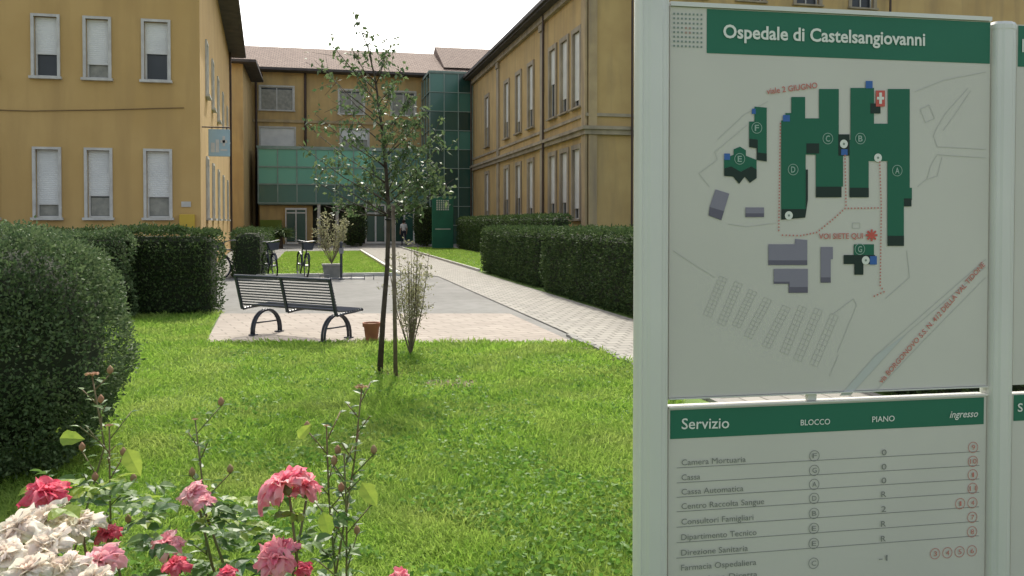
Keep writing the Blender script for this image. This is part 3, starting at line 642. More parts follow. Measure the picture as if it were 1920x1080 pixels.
def shrub(name, b, h, wd, ns, nl, leaf, m, label, cat='shrub'):
    t = root(name, (b.x, b.y, b.z), label, cat); mb = MB(); LP = []; LD = []
    for i in range(ns):
        a = random.uniform(0, 6.28); r_ = wd*math.sqrt(random.random()); hh = h*random.uniform(.55, 1)
        e = b+Vector((math.cos(a)*r_, math.sin(a)*r_, hh)); md = b.lerp(e, .5)+Vector((math.cos(a), math.sin(a), 0))*r_*.15
        mb.tube([b, md, e], [.007, .005, .002], 5)
        for k in range(6):
            sb = b.lerp(md, .7).lerp(e, random.random()); eb = sb+Vector((random.gauss(0, .1), random.gauss(0, .1), abs(random.gauss(0, .1)))); mb.tube([sb, eb], [.003, .001], 4)
            for q in range(nl): LP.append(sb.lerp(eb, random.random())+Vector([random.gauss(0, .02) for _ in range(3)])); LD.append([random.gauss(0, 1), random.gauss(0, 1), random.gauss(0, 1)])
        for q in range(nl*2): LP.append(b.lerp(md, .5).lerp(e, random.random())+Vector([random.gauss(0, .03) for _ in range(3)])); LD.append([random.gauss(0, 1), random.gauss(0, 1), random.gauss(0, 1)])
    mk('stems', mb, M['stake'], t)
    LP = np.array(LP); cloud('foliage', LP, np.array(LD), leaf, leaf*.5, M[m], t); return t
b = G(770, 668); shrub('sparse_shrub', b, 1.33, .38, 20, 11, .035, 'paleleaf', 'sparse pale twiggy shrub right behind the young tree')
# ------------------------------------------------------------ planter, bikes, post
p = G(622, 521); t = root('planter', (p.x, p.y, 0), 'square concrete planter on the kerb behind the bench', 'planter')
mb = MB(); mb.add([(p.x+sx*w_, p.y+sy*w_, z) for z, w_ in ((0, .2), (.34, .25)) for sx, sy in ((-1, -1), (1, -1), (1, 1), (-1, 1))], [(0, 1, 5, 4), (1, 2, 6, 5), (2, 3, 7, 6), (3, 0, 4, 7), (3, 2, 1, 0)])
mb.box((p.x-.27, p.y-.27, .34), (p.x+.27, p.y+.27, .39)); mk('box', mb, M['concrete'], t)
shrub('potted_shrub', Vector((p.x, p.y, .39)), 1.5, .62, 24, 7, .07, 'paleleaf', 'airy pale green shrub growing in the square planter')
p = G(640, 524); t = root('bollard', (p.x, p.y, 0), 'slim black metal post just right of the square planter', 'bollard')
mb = MB(); mb.lathe((p.x, p.y, 0), [(.09, 0), (.09, .03), (.035, .05), (.035, .92), (.05, .94), (.05, 1.0), (.02, 1.03)], 12); mk('post', mb, M['steel'], t)
mb = MB(); mb.box((p.x-.06, p.y-.05, .7), (p.x+.06, p.y-.036, .85)); mk('plate', mb, M['chrome'], t)
def bicycle(label, frm):
    t = root('bicycle', (0, 0, 0), label, 'bicycle')
    for y_ in (-.52, .52):
        mb = MB(); mb.tube([(-.05, y_, .34), (.05, y_, .34)], .025)
        for k in range(14):
            a = 2*math.pi*k/14; mb.tube([(0, y_, .34), (0, y_+.3*math.cos(a), .34+.3*math.sin(a))], .0018, 3)
        wh = mk('wheel', mb, M['chrome'], t)
        mb = MB(); mb.ring((0, y_, .34), (1, 0, 0), .33, .022); mk('tyre', mb, M['rubber'], wh)
        mb = MB(); mb.ring((0, y_, .34), (1, 0, 0), .305, .009); mk('rim', mb, M['chrome'], wh)
        mb = MB(); mb.add([(sx*.03, y_+.37*math.cos(a), .34+.37*math.sin(a)) for a in [R(30+20*k) for k in range(7)] for sx in (-1, 1)], [(2*k, 2*k+1, 2*k+3, 2*k+2) for k in range(6)]); mk('mudguard', mb, frm, t)
    mb = MB(); bb = (0, -.06, .3); st = (0, -.2, .78); hd = (0, .36, .8); hl = (0, .4, .62)
    for a, b_ in ((bb, st), (st, hd), (bb, hl), (hd, hl)): mb.tube([a, b_], .019)
    for s in (-1, 1):
        mb.tube([bb, (s*.05, -.52, .34)], .01); mb.tube([st, (s*.05, -.52, .34)], .009); mb.tube([hl, (s*.05, .47, .5), (s*.05, .52, .34)], .012)
    mk('frame', mb, frm, t)
    mb = MB(); mb.tube([hd, (0, .33, 1.0)], .013); mb.tube([(-.29, .15, 1.02), (-.22, .28, 1.03), (0, .34, 1.0), (.22, .28, 1.03), (.29, .15, 1.02)], .012); mk('handlebar', mb, M['chrome'], t)
    mb = MB(); mb.tube([st, (0, -.24, .95)], .013); mb.add([(-.08, -.38, .97), (.08, -.38, .97), (.03, -.1, .97), (-.03, -.1, .97), (-.09, -.38, .93), (.09, -.38, .93), (.02, -.1, .94), (-.02, -.1, .94)], [(0, 1, 2, 3), (0, 4, 5, 1), (1, 5, 6, 2), (2, 6, 7, 3), (3, 7, 4, 0), (7, 6, 5, 4)]); mk('saddle', mb, M['rubber'], t)
    mb = MB(); mb.ring((.06, -.06, .3), (1, 0, 0), .09, .008, 16, 4); mb.tube([(.07, -.06, .3), (.09, -.06, .14)], .008); mb.tube([(-.07, -.06, .3), (-.09, -.06, .46)], .008); mb.box((.09, -.1, .125), (.17, -.02, .145)); mb.box((-.17, -.1, .455), (-.09, -.02, .475)); mk('pedals', mb, M['chrome'], t)
    mb = MB(); mb.add([(sx*(.16 if z > .9 else .11), y_, z) for z in (.78, .98) for sx, y_ in ((-1, .42), (1, .42), (1, .66), (-1, .66))], [(0, 1, 5, 4), (1, 2, 6, 5), (2, 3, 7, 6), (3, 0, 4, 7), (3, 2, 1, 0)]); mk('basket', mb, M['steel'], t)
    return t
def copytree(o, par=None):
    c_ = o.copy(); COL.objects.link(c_); c_.parent = par
    for ch in list(o.children): copytree(ch, c_)
    return c_
b1 = bicycle('dark bicycle parked end on, just right of the small hedge block behind the bench', M['steel'])
b2 = copytree(b1); b3 = copytree(b1)
b2['label'] = 'dark bicycle parked between the hedge block and the square planter'
b3['label'] = 'bicycle leaning at the left end of the small hedge block, behind the bench'
for b_, px, py, rz, lean in ((b1, 508, 519, 196, 4), (b2, 567, 519, 192, -3), (b3, 446, 521, 128, 8)):
    q = G(px, py); b_.location = (q.x, q.y, 0); b_.rotation_euler = (0, R(lean), R(rz)); b_['group'] = 'bicycles behind the bench'
mb = MB(); a = G(600, 523); b_ = G(682, 523); mb.tube([(a.x, a.y-.3, .03), (b_.x, b_.y-.3, .03)], .02)
for k in range(3):
    q = a.lerp(b_, k/2); mb.tube([(q.x, q.y-.3, .0), (q.x, q.y-.3, .12), (q.x+.25, q.y-.3, .12), (q.x+.25, q.y-.3, 0)], .015, 6)
tag(mk('bicycle_rack', mb, M['chrome']), 'low empty metal bicycle rack in front of the square planter', 'rack')
def lp(px, py, rx, h, label, name='rounded_bush'):
    q = G(px, py); bush(name, q, rx, rx, h, 2500, .12, label, m='hedge', rough=.12, sq=.9)
lp(665, 462, .75, 2.6, 'dark round shrub left of the white framed entrance doors')
lp(795, 462, .6, 2.7, 'dark upright shrub between the entrance doors and the green totem sign')
b = G(527, 466); t = root('palm', (b.x, b.y, 0), 'small dark spiky palm in front of the left end of the glazed lobby', 'palm')
mb = MB(); mb.tube([(b.x, b.y, 0), (b.x, b.y, .7)], [.12, .09]); mk('trunk', mb, M['bark'], t)
n = 260; D = rng.normal(size=(n, 3)); D[:, 2] = np.abs(D[:, 2])*.8+.1; cloud('crown', np.tile([b.x, b.y, .7], (n, 1)), D, rng.uniform(.7, 1.25, n), .07, M['hedge'], t, fold=.12, droop=.3)
# ------------------------------------------------------------ person
def person(loc, rz, label):
    V = {'pel': (0, 0, .95, .125), 'ab': (0, 0, 1.12, .115), 'ch': (0, .0, 1.32, .135), 'nk': (0, 0, 1.46, .055), 'hd': (0, .01, 1.56, .085), 'hd2': (0, .01, 1.64, .08),
         'hl': (-.09, 0, .9, .095), 'kl': (-.1, .12, .5, .06), 'al': (-.1, .02, .1, .04), 'tl': (-.1, .17, .04, .035),
         'hr': (.09, 0, .9, .095), 'kr': (.1, -.02, .5, .06), 'ar': (.1, -.25, .13, .04), 'tr': (.1, -.14, .04, .035),
         'sl': (-.17, 0, 1.38, .06), 'el': (-.23, -.08, 1.12, .042), 'wl': (-.24, .0, .88, .028), 'sr': (.17, 0, 1.38, .06), 'er': (.23, .05, 1.12, .042), 'wr': (.24, .14, .9, .028)}
    E = [('pel', 'ab'), ('ab', 'ch'), ('ch', 'nk'), ('nk', 'hd'), ('hd', 'hd2'), ('pel', 'hl'), ('hl', 'kl'), ('kl', 'al'), ('al', 'tl'), ('pel', 'hr'), ('hr', 'kr'), ('kr', 'ar'), ('ar', 'tr'), ('ch', 'sl'), ('sl', 'el'), ('el', 'wl'), ('ch', 'sr'), ('sr', 'er'), ('er', 'wr')]
    for s, w_ in ((-1, 'wl'), (1, 'wr')):
        x, y, z, _ = V[w_]; V['p'+w_] = (x, y+.01, z-.07, .026); E.append((w_, 'p'+w_))
        for k in range(4):
            nme = w_+str(k); V[nme] = (x, y-.03+k*.02, z-.12, .009); V[nme+'t'] = (x-s*.01, y-.03+k*.022, z-.165+.008*abs(k-1.5), .007); E += [('p'+w_, nme), (nme, nme+'t')]
        V[w_+'th'] = (x-s*.02, y+.055, z-.1, .01); E.append(('p'+w_, w_+'th'))
    ks = list(V); me = bpy.data.meshes.new('body'); me.from_pydata([V[k][:3] for k in ks], [(ks.index(a), ks.index(b)) for a, b in E], [])
    o = bpy.data.objects.new('tmp', me); COL.objects.link(o)
    m = o.modifiers.new('s', 'SKIN')
    for i, k in enumerate(ks): sv = me.skin_vertices[0].data[i]; sv.radius = (V[k][3],)*2; sv.use_root = (i == 0)
    o.modifiers.new('u', 'SUBSURF').levels = 1
    dg = bpy.context.evaluated_depsgraph_get(); m2 = bpy.data.meshes.new_from_object(o.evaluated_get(dg)); bpy.data.objects.remove(o)
    for k in ('skin', 'shirt', 'trouser'): m2.materials.append(M[k])
    for p_ in m2.polygons:
        c_ = p_.center; p_.use_smooth = True
        p_.material_index = 2 if (c_.z < .98 and abs(c_.x) < .2) else (1 if c_.z < 1.44 and (c_.z > 1.16 or abs(c_.x) < .19) else 0)
    t = root('person', loc, label, 'person'); t.rotation_euler = (0, 0, rz)
    b_ = bpy.data.objects.new('body', m2); COL.objects.link(b_); b_.parent = t
    mb = MB(); mb.lathe((0, -.015, 1.5), [(.07, 0), (.1, .07), (.102, .14), (.08, .2), (.03, .225)], 14); h_ = mk('hair', mb, M['hair'], None, True); h_.parent = t
person(G(757, 461), R(10), 'person in white top and dark trousers walking towards the entrance doors')
# ------------------------------------------------------------ information sign
A_ = CF((1255-960)/F*2.17, 2.17); B_ = CF((1853-960)/F*2.335, 2.335)
SU = (B_-A_).normalized(); SL = (B_-A_).length; SN = Vector((SU.y, -SU.x, 0))
if SN.dot(-A_) < 0: SN = -SN
def S(px, py):
    d = ray(px, py); k = (A_-CAM).dot(SN)/d.dot(SN); q = CAM+d*k
    return Vector(((q-A_).dot(SU), q.z))
def Wp(u, z, w_=0.0):
    q = A_+SU*u+SN*w_; return Vector((q.x, q.y, z))
tS = root('information_sign', (A_.x, A_.y, 0), 'large hospital map and directory sign on pale metal posts in the right foreground', 'sign')
def sbox(mb, u0, u1, z0, z1, w0, w1, mi=0): mb.obox(Wp(u0, z0, w0), SU*(u1-u0), SN*(w1-w0), Vector((0, 0, z1-z0)), mi)
def post(u0, u1, z1, parent):
    prof = []; uc = (u0+u1)/2; a = (u1-u0)/2; b_ = a*.95
    for k in range(40):
        th = 2*math.pi*k/40; cx = math.copysign(abs(math.cos(th))**.55, math.cos(th)); sy = math.copysign(abs(math.sin(th))**.7, math.sin(th))
        gr = 0.0
        if sy > .3 and abs(abs(cx)-.62) < .13: gr = .1
        prof.append((uc+a*cx, -.012+b_*(sy-gr)))
    mb = MB(); n = len(prof); vs = [Wp(u, z, w_) for z in (0, z1) for u, w_ in prof]
    mb.add(vs, [[i, (i+1) % n, n+(i+1) % n, n+i] for i in range(n)]+[list(range(n, 2*n))]); p_ = mk('post', mb, M['alu'], parent)
    mb = MB(); vs = []
    for z, s in ((z1, 1.03), (z1+.012, 1.03), (z1+.02, .9), (z1+.022, .3)):
        for u, w_ in prof: vs.append(Wp(uc+(u-uc)*s, z, -.012+(w_+.012)*s))
    mb.add(vs, [[k*n+i, k*n+(i+1) % n, (k+1)*n+(i+1) % n, (k+1)*n+i] for k in range(3) for i in range(n)]+[list(range(3*n, 4*n)), list(range(n-1, -1, -1))]); mk('post_cap', mb, M['alu'], p_)
post(-.086, -.004, 2.13, tS); post(SL+.004, SL+.074, 2.075, tS)
TXT = {}
def tmesh(s, bold=.0, shear=0):
    k = (s, bold, shear)
    if k in TXT: return TXT[k]
    cu = bpy.data.curves.new('t', 'FONT'); cu.body = s; cu.offset = bold; cu.shear = shear; cu.resolution_u = 3
    ob = bpy.data.objects.new('t', cu); COL.objects.link(ob); bpy.context.view_layer.update()
    me = bpy.data.meshes.new_from_object(ob.evaluated_get(bpy.context.evaluated_depsgraph_get()))
    r_ = ([v.co.copy() for v in me.vertices], [list(p.vertices) for p in me.polygons]); bpy.data.objects.remove(ob); bpy.data.curves.remove(cu); TXT[k] = r_; return r_
def text2(mb, s, a, b, cap, w_=.0035, bold=.015, shear=0, mi=0):
    vs, fs = tmesh(s, bold, shear); x0 = min(v.x for v in vs); x1 = max(v.x for v in vs); d = b-a; L = d.length; d = d/L; nn = Vector((-d.y, d.x)); sy = cap/.69
    out = []
    for v in vs:
        q = a+d*((v.x-x0)/(x1-x0)*L)+nn*(v.y*sy); out.append(Wp(q.x, q.y, w_))
    mb.add(out, fs, mi)
def scl(px): return (2.17+.165*(S(px, 417).x/SL))/F
def tp2(mb, s, p0, p1, cappx, **k): text2(mb, s, S(*p0), S(*p1), cappx*scl(p0[0]), **k)
def spoly(mb, pts, w_, mi=0):
    q = [S(*p_) for p_ in pts]
    ar = sum(q[i].x*q[(i+1) % len(q)].y-q[(i+1) % len(q)].x*q[i].y for i in range(len(q)))
    if ar < 0: q.reverse()
    mb.poly([Wp(p_.x, p_.y, w_) for p_ in q], mi)
def srect(mb, x0, y0, x1, y1, w_, mi=0): spoly(mb, [(x0, y0), (x1, y0), (x1, y1), (x0, y1)], w_, mi)
def sline(mb, p0, p1, tpx, w_, mi=0):
    a, b = S(*p0), S(*p1); d = (b-a).normalized(); nn = Vector((-d.y, d.x))*tpx*scl(p0[0])/2
    mb.poly([Wp(*(a-nn), w_), Wp(*(b-nn), w_), Wp(*(b+nn), w_), Wp(*(a+nn), w_)], mi)
def scirc(mb, p_, r0, r1, w_, mi=0, n=20):
    c_ = S(*p_); s_ = scl(p_[0])
    if r0 <= 0: mb.poly([Wp(c_.x+r1*s_*math.cos(2*math.pi*k/n), c_.y+r1*s_*math.sin(2*math.pi*k/n), w_) for k in range(n)], mi); return
    vs = [Wp(c_.x+r*s_*math.cos(2*math.pi*k/n), c_.y+r*s_*math.sin(2*math.pi*k/n), w_) for r in (r0, r1) for k in range(n)]
    mb.add(vs, [[k, n+k, n+(k+1) % n, (k+1) % n] for k in range(n)], mi)
def part(name, m, parent, fn, *a, **k):
    mb = MB(); fn(mb, *a, **k); return mk(name, mb, M[m], parent)
zT, zB = S(1256, 12).y, S(1256, 746).y
pm = part('map_panel', 'panel', tS, sbox, 0, SL, zB, zT, -.03, 0)
part('panel_edge', 'alu', pm, sbox, 0, SL, zT+.001, zT+.012, -.032, .006); part('panel_edge', 'alu', pm, sbox, 0, SL, zB-.004, zB-.001, -.032, .006)
z1 = S(1256, 97).y; uh = S(1325, 50).x
mb = MB(); mb.poly([Wp(uh, z1, .001), Wp(SL-.002, z1, .001), Wp(SL-.002, zT-.002, .001), Wp(uh, zT-.002, .001)]); mk('header_band', mb, M['sgreen'], pm)
part('title_lettering', 'white', pm, tp2, 'Ospedale di Castelsangiovanni', (1355, 71), (1733, 86), 24, bold=.022)
mb = MB(); mbr = MB()
for i in range(8):
    for j in range(8):
        x_ = 1262+i*7.3; y_ = 24+j*8.6+i*.3; red = (i in (3, 4) and 2 < j < 5) or (j in (3, 4) and 2 < i < 5); s_ = 1.7 if not red else 1.9
        srect(mbr if red else mb, x_, y_, x_+s_*2, y_+s_*2.2, .0015)
mk('logo_dots', mb, M['dotgrey'], pm); mk('logo_centre', mbr, M['dotred'], pm)
w1 = .002
gp = [[(1414, 200), (1437, 202), (1437, 288), (1420, 286), (1420, 262), (1404, 260), (1404, 228), (1414, 228)],
      [(1357, 298), (1375, 290), (1375, 280), (1387, 275), (1398, 282), (1398, 292), (1418, 300), (1418, 318), (1408, 312), (1388, 322), (1370, 312), (1357, 316)],
      [(1483, 182), (1509, 182), (1509, 222), (1535, 222), (1535, 167), (1572, 167), (1572, 262), (1580, 262), (1580, 350), (1529, 350), (1529, 290), (1510, 290), (1510, 392), (1464, 392), (1464, 226), (1472, 226), (1472, 212), (1483, 212)],
      [(1594, 165), (1638, 165), (1638, 232), (1664, 232), (1664, 167), (1705, 167), (1705, 352), (1709, 352), (1709, 375), (1694, 375), (1694, 442), (1663, 442), (1663, 302), (1628, 302), (1628, 352), (1592, 352), (1592, 290), (1586, 290), (1586, 262), (1594, 262)],
      [(1600, 458), (1638, 458), (1638, 482), (1600, 482)]]
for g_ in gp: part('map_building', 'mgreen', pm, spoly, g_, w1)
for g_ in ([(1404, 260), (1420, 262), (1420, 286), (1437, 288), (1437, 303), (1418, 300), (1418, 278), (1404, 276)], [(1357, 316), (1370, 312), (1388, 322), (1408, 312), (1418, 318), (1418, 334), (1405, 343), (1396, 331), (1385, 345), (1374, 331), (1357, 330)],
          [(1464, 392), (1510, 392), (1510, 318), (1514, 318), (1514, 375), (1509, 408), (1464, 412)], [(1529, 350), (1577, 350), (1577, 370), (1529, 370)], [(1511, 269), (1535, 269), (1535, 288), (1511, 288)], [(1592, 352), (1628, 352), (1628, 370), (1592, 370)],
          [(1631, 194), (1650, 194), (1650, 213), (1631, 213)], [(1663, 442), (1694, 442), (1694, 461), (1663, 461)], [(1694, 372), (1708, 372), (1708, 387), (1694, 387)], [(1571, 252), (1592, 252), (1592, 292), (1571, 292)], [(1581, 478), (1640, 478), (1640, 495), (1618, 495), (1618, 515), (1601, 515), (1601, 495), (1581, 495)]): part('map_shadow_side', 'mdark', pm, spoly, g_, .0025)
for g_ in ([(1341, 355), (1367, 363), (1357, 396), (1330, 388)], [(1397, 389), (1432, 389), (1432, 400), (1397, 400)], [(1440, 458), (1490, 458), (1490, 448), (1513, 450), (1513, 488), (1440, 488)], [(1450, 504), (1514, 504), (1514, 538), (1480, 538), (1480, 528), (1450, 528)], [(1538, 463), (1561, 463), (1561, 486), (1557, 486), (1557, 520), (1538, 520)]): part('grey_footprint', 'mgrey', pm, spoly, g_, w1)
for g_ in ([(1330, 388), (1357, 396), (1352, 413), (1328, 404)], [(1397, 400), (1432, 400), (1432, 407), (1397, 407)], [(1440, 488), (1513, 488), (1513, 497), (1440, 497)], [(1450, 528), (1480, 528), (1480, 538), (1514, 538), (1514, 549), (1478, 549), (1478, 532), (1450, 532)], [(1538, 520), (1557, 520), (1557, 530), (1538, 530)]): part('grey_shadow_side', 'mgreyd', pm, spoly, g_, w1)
for x0, y0, x1, y1 in ((1409, 204, 1416, 214), (1622, 152, 1635, 166), (1467, 216, 1480, 228), (1357, 288, 1368, 300), (1576, 280, 1588, 291), (1630, 480, 1643, 496)): part('blue_marker', 'mblue', pm, srect, x0, y0, x1, y1, .003)
for p_ in ((1581, 270), (1645, 296), (1478, 404), (1622, 488)):
    part('white_marker', 'white', pm, scirc, p_, 0, 8, .0032); part('marker_dot', 'dotgrey', pm, scirc, p_, 0, 2.2, .0036)
for ch, p_ in (('F', (1418, 240)), ('E', (1386, 298)), ('D', (1486, 318)), ('C', (1551, 260)), ('B', (1612, 260)), ('A', (1681, 320)), ('G', (1611, 467))):
    mb = MB(); scirc(mb, p_, 9.5, 10.6, .0032); tp2(mb, ch, (p_[0]-4, p_[1]+5.5), (p_[0]+4, p_[1]+5.5), 11); mk('block_letter', mb, M['mletter'], pm)
part('red_marker', 'mred', pm, srect, 1641, 170, 1658, 200, .0032)
def dots(pl, st=6):
    mb = MB()
    for a, b in zip(pl, pl[1:]):
        L = math.hypot(b[0]-a[0], b[1]-a[1]); k = max(1, int(L/st))
        for i in range(k): x_ = a[0]+(b[0]-a[0])*i/k; y_ = a[1]+(b[1]-a[1])*i/k; srect(mb, x_-1.1, y_-1.6, x_+1.3, y_+1.3, .0034)
    mk('dotted_route', mb, M['mredl'], pm)
dots([(1462, 232), (1459, 432), (1466, 441), (1500, 442), (1530, 436), (1560, 412), (1583, 391), (1651, 390)]); dots([(1583, 292), (1585, 391)]); dots([(1648, 304), (1651, 390), (1649, 535), (1656, 547), (1632, 558)])
part('street_lettering', 'mredl', pm, tp2, 'viale 2 GIUGNO', (1437, 177), (1532, 165), 10.5); part('here_lettering', 'mredl', pm, tp2, 'VOI SIETE QUI', (1534, 448), (1617, 447), 10); part('road_lettering', 'mredl', pm, tp2, 'via BORGONOVO S.S. N. 412 DELLA VAL TIDONE', (1652, 719), (1846, 497), 10, bold=.01)
mb = MB()
for k in range(4):
    a = math.pi*k/4; sline(mb, (1633-11*math.cos(a), 441-11*math.sin(a)), (1633+11*math.cos(a), 441+11*math.sin(a)), 4, .0034+k*.0001)
mk('here_star', mb, M['mred'], pm)
mb = MB(); srect(mb, 1643, 182, 1656, 187, .0036); srect(mb, 1647, 174, 1652, 195, .0038); mk('white_cross', mb, M['white'], pm)
part('main_road', 'mroad', pm, spoly, [(1574, 742), (1594, 741), (1700, 625), (1640, 668)], .0006)
KK = [0]
def ln(pl, t_=1.2, mb=None):
    own = mb is None
    if own: mb = MB()
    for a, b in zip(pl, pl[1:]): sline(mb, a, b, t_, .0010+(KK[0] % 7)*.00005); KK[0] += 1
    if own: mk('map_line', mb, M['mline'], pm)
ln([(1594, 741), (1700, 625), (1848, 500)]); ln([(1574, 742), (1640, 668), (1848, 486)])
ln([(1715, 172), (1770, 150), (1848, 135)]); ln([(1848, 296), (1757, 290), (1745, 310), (1738, 335), (1720, 350)]); ln([(1848, 280), (1757, 275), (1750, 255), (1757, 238), (1775, 210), (1815, 165)]); ln([(1768, 245), (1790, 215), (1820, 170)])
ln([(1766, 294), (1757, 330), (1738, 336)]); ln([(1725, 205), (1742, 197), (1752, 222), (1735, 230), (1725, 205)])
ln([(1330, 350), (1310, 325), (1345, 300), (1340, 285), (1400, 235)]); ln([(1262, 470), (1300, 495), (1340, 520)]); ln([(1365, 420), (1400, 425), (1455, 418)]); ln([(1640, 735), (1730, 640), (1848, 520)]); ln([(1555, 705), (1572, 665)]); ln([(1560, 590), (1600, 560), (1606, 572), (1570, 660)]); ln([(1345, 262), (1395, 215), (1440, 190)])
ln([(1700, 470), (1705, 520), (1660, 560)]); ln([(1598, 418), (1612, 418), (1612, 428), (1598, 428), (1598, 418)])
for a, b in (((1356, 520), (1326, 592)), ((1385, 530), (1352, 608)), ((1440, 560), (1402, 632)), ((1475, 575), (1436, 650)), ((1505, 575), (1470, 662)), ((1535, 580), (1495, 675)), ((1565, 590), (1525, 685)), ((1412, 545), (1380, 612))):
    mb = MB(); m_ = 10
    ln([(a[0]-7, a[1]-3), (a[0]+7, a[1]+3), (b[0]+7, b[1]+3), (b[0]-7, b[1]-3), (a[0]-7, a[1]-3)], .8, mb); ln([a, b], .8, mb)
    for i in range(1, m_):
        q = i/m_; x_ = a[0]+(b[0]-a[0])*q; y_ = a[1]+(b[1]-a[1])*q; ln([(x_-7, y_-3), (x_+7, y_+3)], .7, mb)
    mk('parking_row', mb, M['mline'], pm)
# --- directory panel
zT2 = S(1262, 766).y; zB2 = .15
pd = part('directory_panel', 'panel', tS, sbox, 0, SL, zB2, zT2, -.03, 0)
part('panel_edge', 'alu', pd, sbox, 0, SL, zT2+.001, zT2+.004, -.032, .006)
z1 = S(1262, 823).y; z0 = S(1262, 769).y
mb = MB(); mb.poly([Wp(.004, z1, .001), Wp(SL-.008, z1, .001), Wp(SL-.008, z0, .001), Wp(.004, z0, .001)]); mk('header_band', mb, M['sgreen'], pd)
for s_, p0, p1, cp, sh_ in (('Servizio', (1277, 804), (1366, 802), 20, 0), ('BLOCCO', (1500, 797), (1555, 795), 10.5, 0), ('PIANO', (1634, 791), (1676, 789), 10.5, 0), ('ingresso', (1779, 783), (1832, 781), 13, .3)):
    part('header_lettering', 'white', pd, tp2, s_, p0, p1, cp, bold=.008, shear=sh_)
rows_ = [('Camera Mortuaria', 872, 1397, 'F', '0', '9'), ('Cassa', 900, 1312, 'G', '0', '10'), ('Cassa Automatica', 927, 1393, 'A', '0', '1'), ('Centro Raccolta Sangue', 954, 1432, 'D', 'R', '11'),
         ('Consultori Famigliari', 983, 1412, 'B', '2', '1 4'), ('Dipartimento Tecnico', 1012, 1418, 'E', 'R', '7'), ('Direzione Sanitaria', 1041, 1402, 'E', 'R', '8'), ('Farmacia Ospedaliera', 1069, 1418, 'C', '-1', '3 4 5 6'), ('Erogazione Diretta', 1092, 1420, '', '', '')]
def U_(px): return S(px, 900).x
def disc(mb, s_, uc, z, cap, hw, bold):
    text2(mb, s_, Vector((U_(uc-hw), z)), Vector((U_(uc+hw), z)), cap, bold=bold)
    c_ = Vector((U_(uc), z+cap*.45)); n = 20; r1 = 10.5*scl(uc); r0 = r1*.9
    vs = [Wp(c_.x+r*math.cos(2*math.pi*k/n), c_.y+r*math.sin(2*math.pi*k/n), .002) for r in (r0, r1) for k in range(n)]
    mb.add(vs, [[k, n+k, n+(k+1) % n, (k+1) % n] for k in range(n)])
for i, (nm, yb, xe, bl, pi_, ing) in enumerate(rows_):
    z = S(1277, yb).y; part('service_name', 'ink', pd, text2, nm, Vector((U_(1277), z)), Vector((U_(xe), z)), 11*scl(1277), bold=.0)
    zz = z-.004 if i != 7 else z-.018
    cap = 11*scl(1526)
    if bl:
        part('block_code', 'ink', pd, disc, bl, 1526, zz+.004, cap*.85, 4, .0)
        hw = 4.5 if len(pi_) == 1 else 8
        part('floor_number', 'ink', pd, text2, pi_, Vector((U_(1656-hw), zz+.002)), Vector((U_(1656+hw), zz+.002)), cap, bold=.0)
        its = ing.split(' ')
        for k_, s_ in enumerate(reversed(its)):
            xc = 1823-k_*23; hw = 3 if len(s_) == 1 else 6
            if s_ == '1': hw = 1.6
            part('entrance_number', 'mredl', pd, disc, s_, xc, zz+.004, cap*.85, hw, .0)
    if i < 7:
        zl = z-.0065; mb = MB(); mb.poly([Wp(.022, zl-.0007, .0015), Wp(SL-.02, zl-.0007, .0015), Wp(SL-.02, zl+.0007, .0015), Wp(.022, zl+.0007, .0015)]); mk('row_rule', mb, M['ink'], pd)
u_ = S(1525, 750).x; part('spacer', 'alu', tS, sbox, u_-.012, u_+.012, zT2+.005, zB-.005, -.02, -.005)
# --- neighbouring sign
q0 = SL+.082
tN = root('information_sign', tuple(Wp(q0, 0)), 'second hospital sign cut off by the right edge of the photo', 'sign')
for z0_, z1_, hh, nm, ch in ((S(1256, 747).y, zT-.004, .115, 'upper_panel', 'I'), (.15, S(1262, 765).y, .075, 'lower_panel', 'S')):
    pp = part(nm, 'panel', tN, sbox, q0, q0+.9, z0_, z1_, -.03, 0)
    mb = MB(); mb.poly([Wp(q0+.003, z1_-hh, .001), Wp(q0+.89, z1_-hh, .001), Wp(q0+.89, z1_-.003, .001), Wp(q0+.003, z1_-.003, .001)]); mk('header_band', mb, M['sgreen'], pp)
    mb = MB(); text2(mb, ch, Vector((q0+.014, z1_-hh*.65)), Vector((q0+(.019 if ch == 'I' else .03), z1_-hh*.65)), hh*.3); mk('lettering', mb, M['white'], pp)
post(q0+.904, q0+.974, 2.075, tN)
# ------------------------------------------------------------ roses
def petal_patch(mb, C_, ax, az, R_, w_, tilt, curl, r0, mi=0):
    o1 = ax.orthogonal().normalized(); o2 = ax.cross(o1); d = o1*math.cos(az)+o2*math.sin(az); s = ax.cross(d)
    n = 8; vs = []; ph = random.uniform(0, 6); sk = random.uniform(-.3, .3)
    for i in range(n):
        tt = i/(n-1)
        for j in range(n):
            ss = j/(n-1)*2-1
            wdt = w_*R_*(math.sin(math.pi*min(1, tt*.62+.12)))*(1-.15*max(0, tt-.85)*6)
            el = tilt*1.35*(1-tt*.35)-curl*tt*tt
            rad_ = R_*tt*math.cos(el); hgt = R_*tt*math.sin(el)
            cup = (ss*ss)*R_*.16*(tilt+.3)
            ruff = R_*.12*tt*tt*math.sin(ss*4.5+ph)+R_*.06*tt*math.sin(ss*10+ph*2)
            edge = -R_*.22*tt*ss*ss+R_*.08*tt*math.sin(ss*8+ph)
            vs.append(C_+d*(r0*R_+rad_+edge-cup*.6)+s*(ss*wdt+sk*tt*R_*.3)+ax*(hgt+cup+ruff))
    fs = [[i*n+j, i*n+j+1, (i+1)*n+j+1, (i+1)*n+j] for i in range(n-1) for j in range(n-1)]
    mb.add(vs, fs, mi)
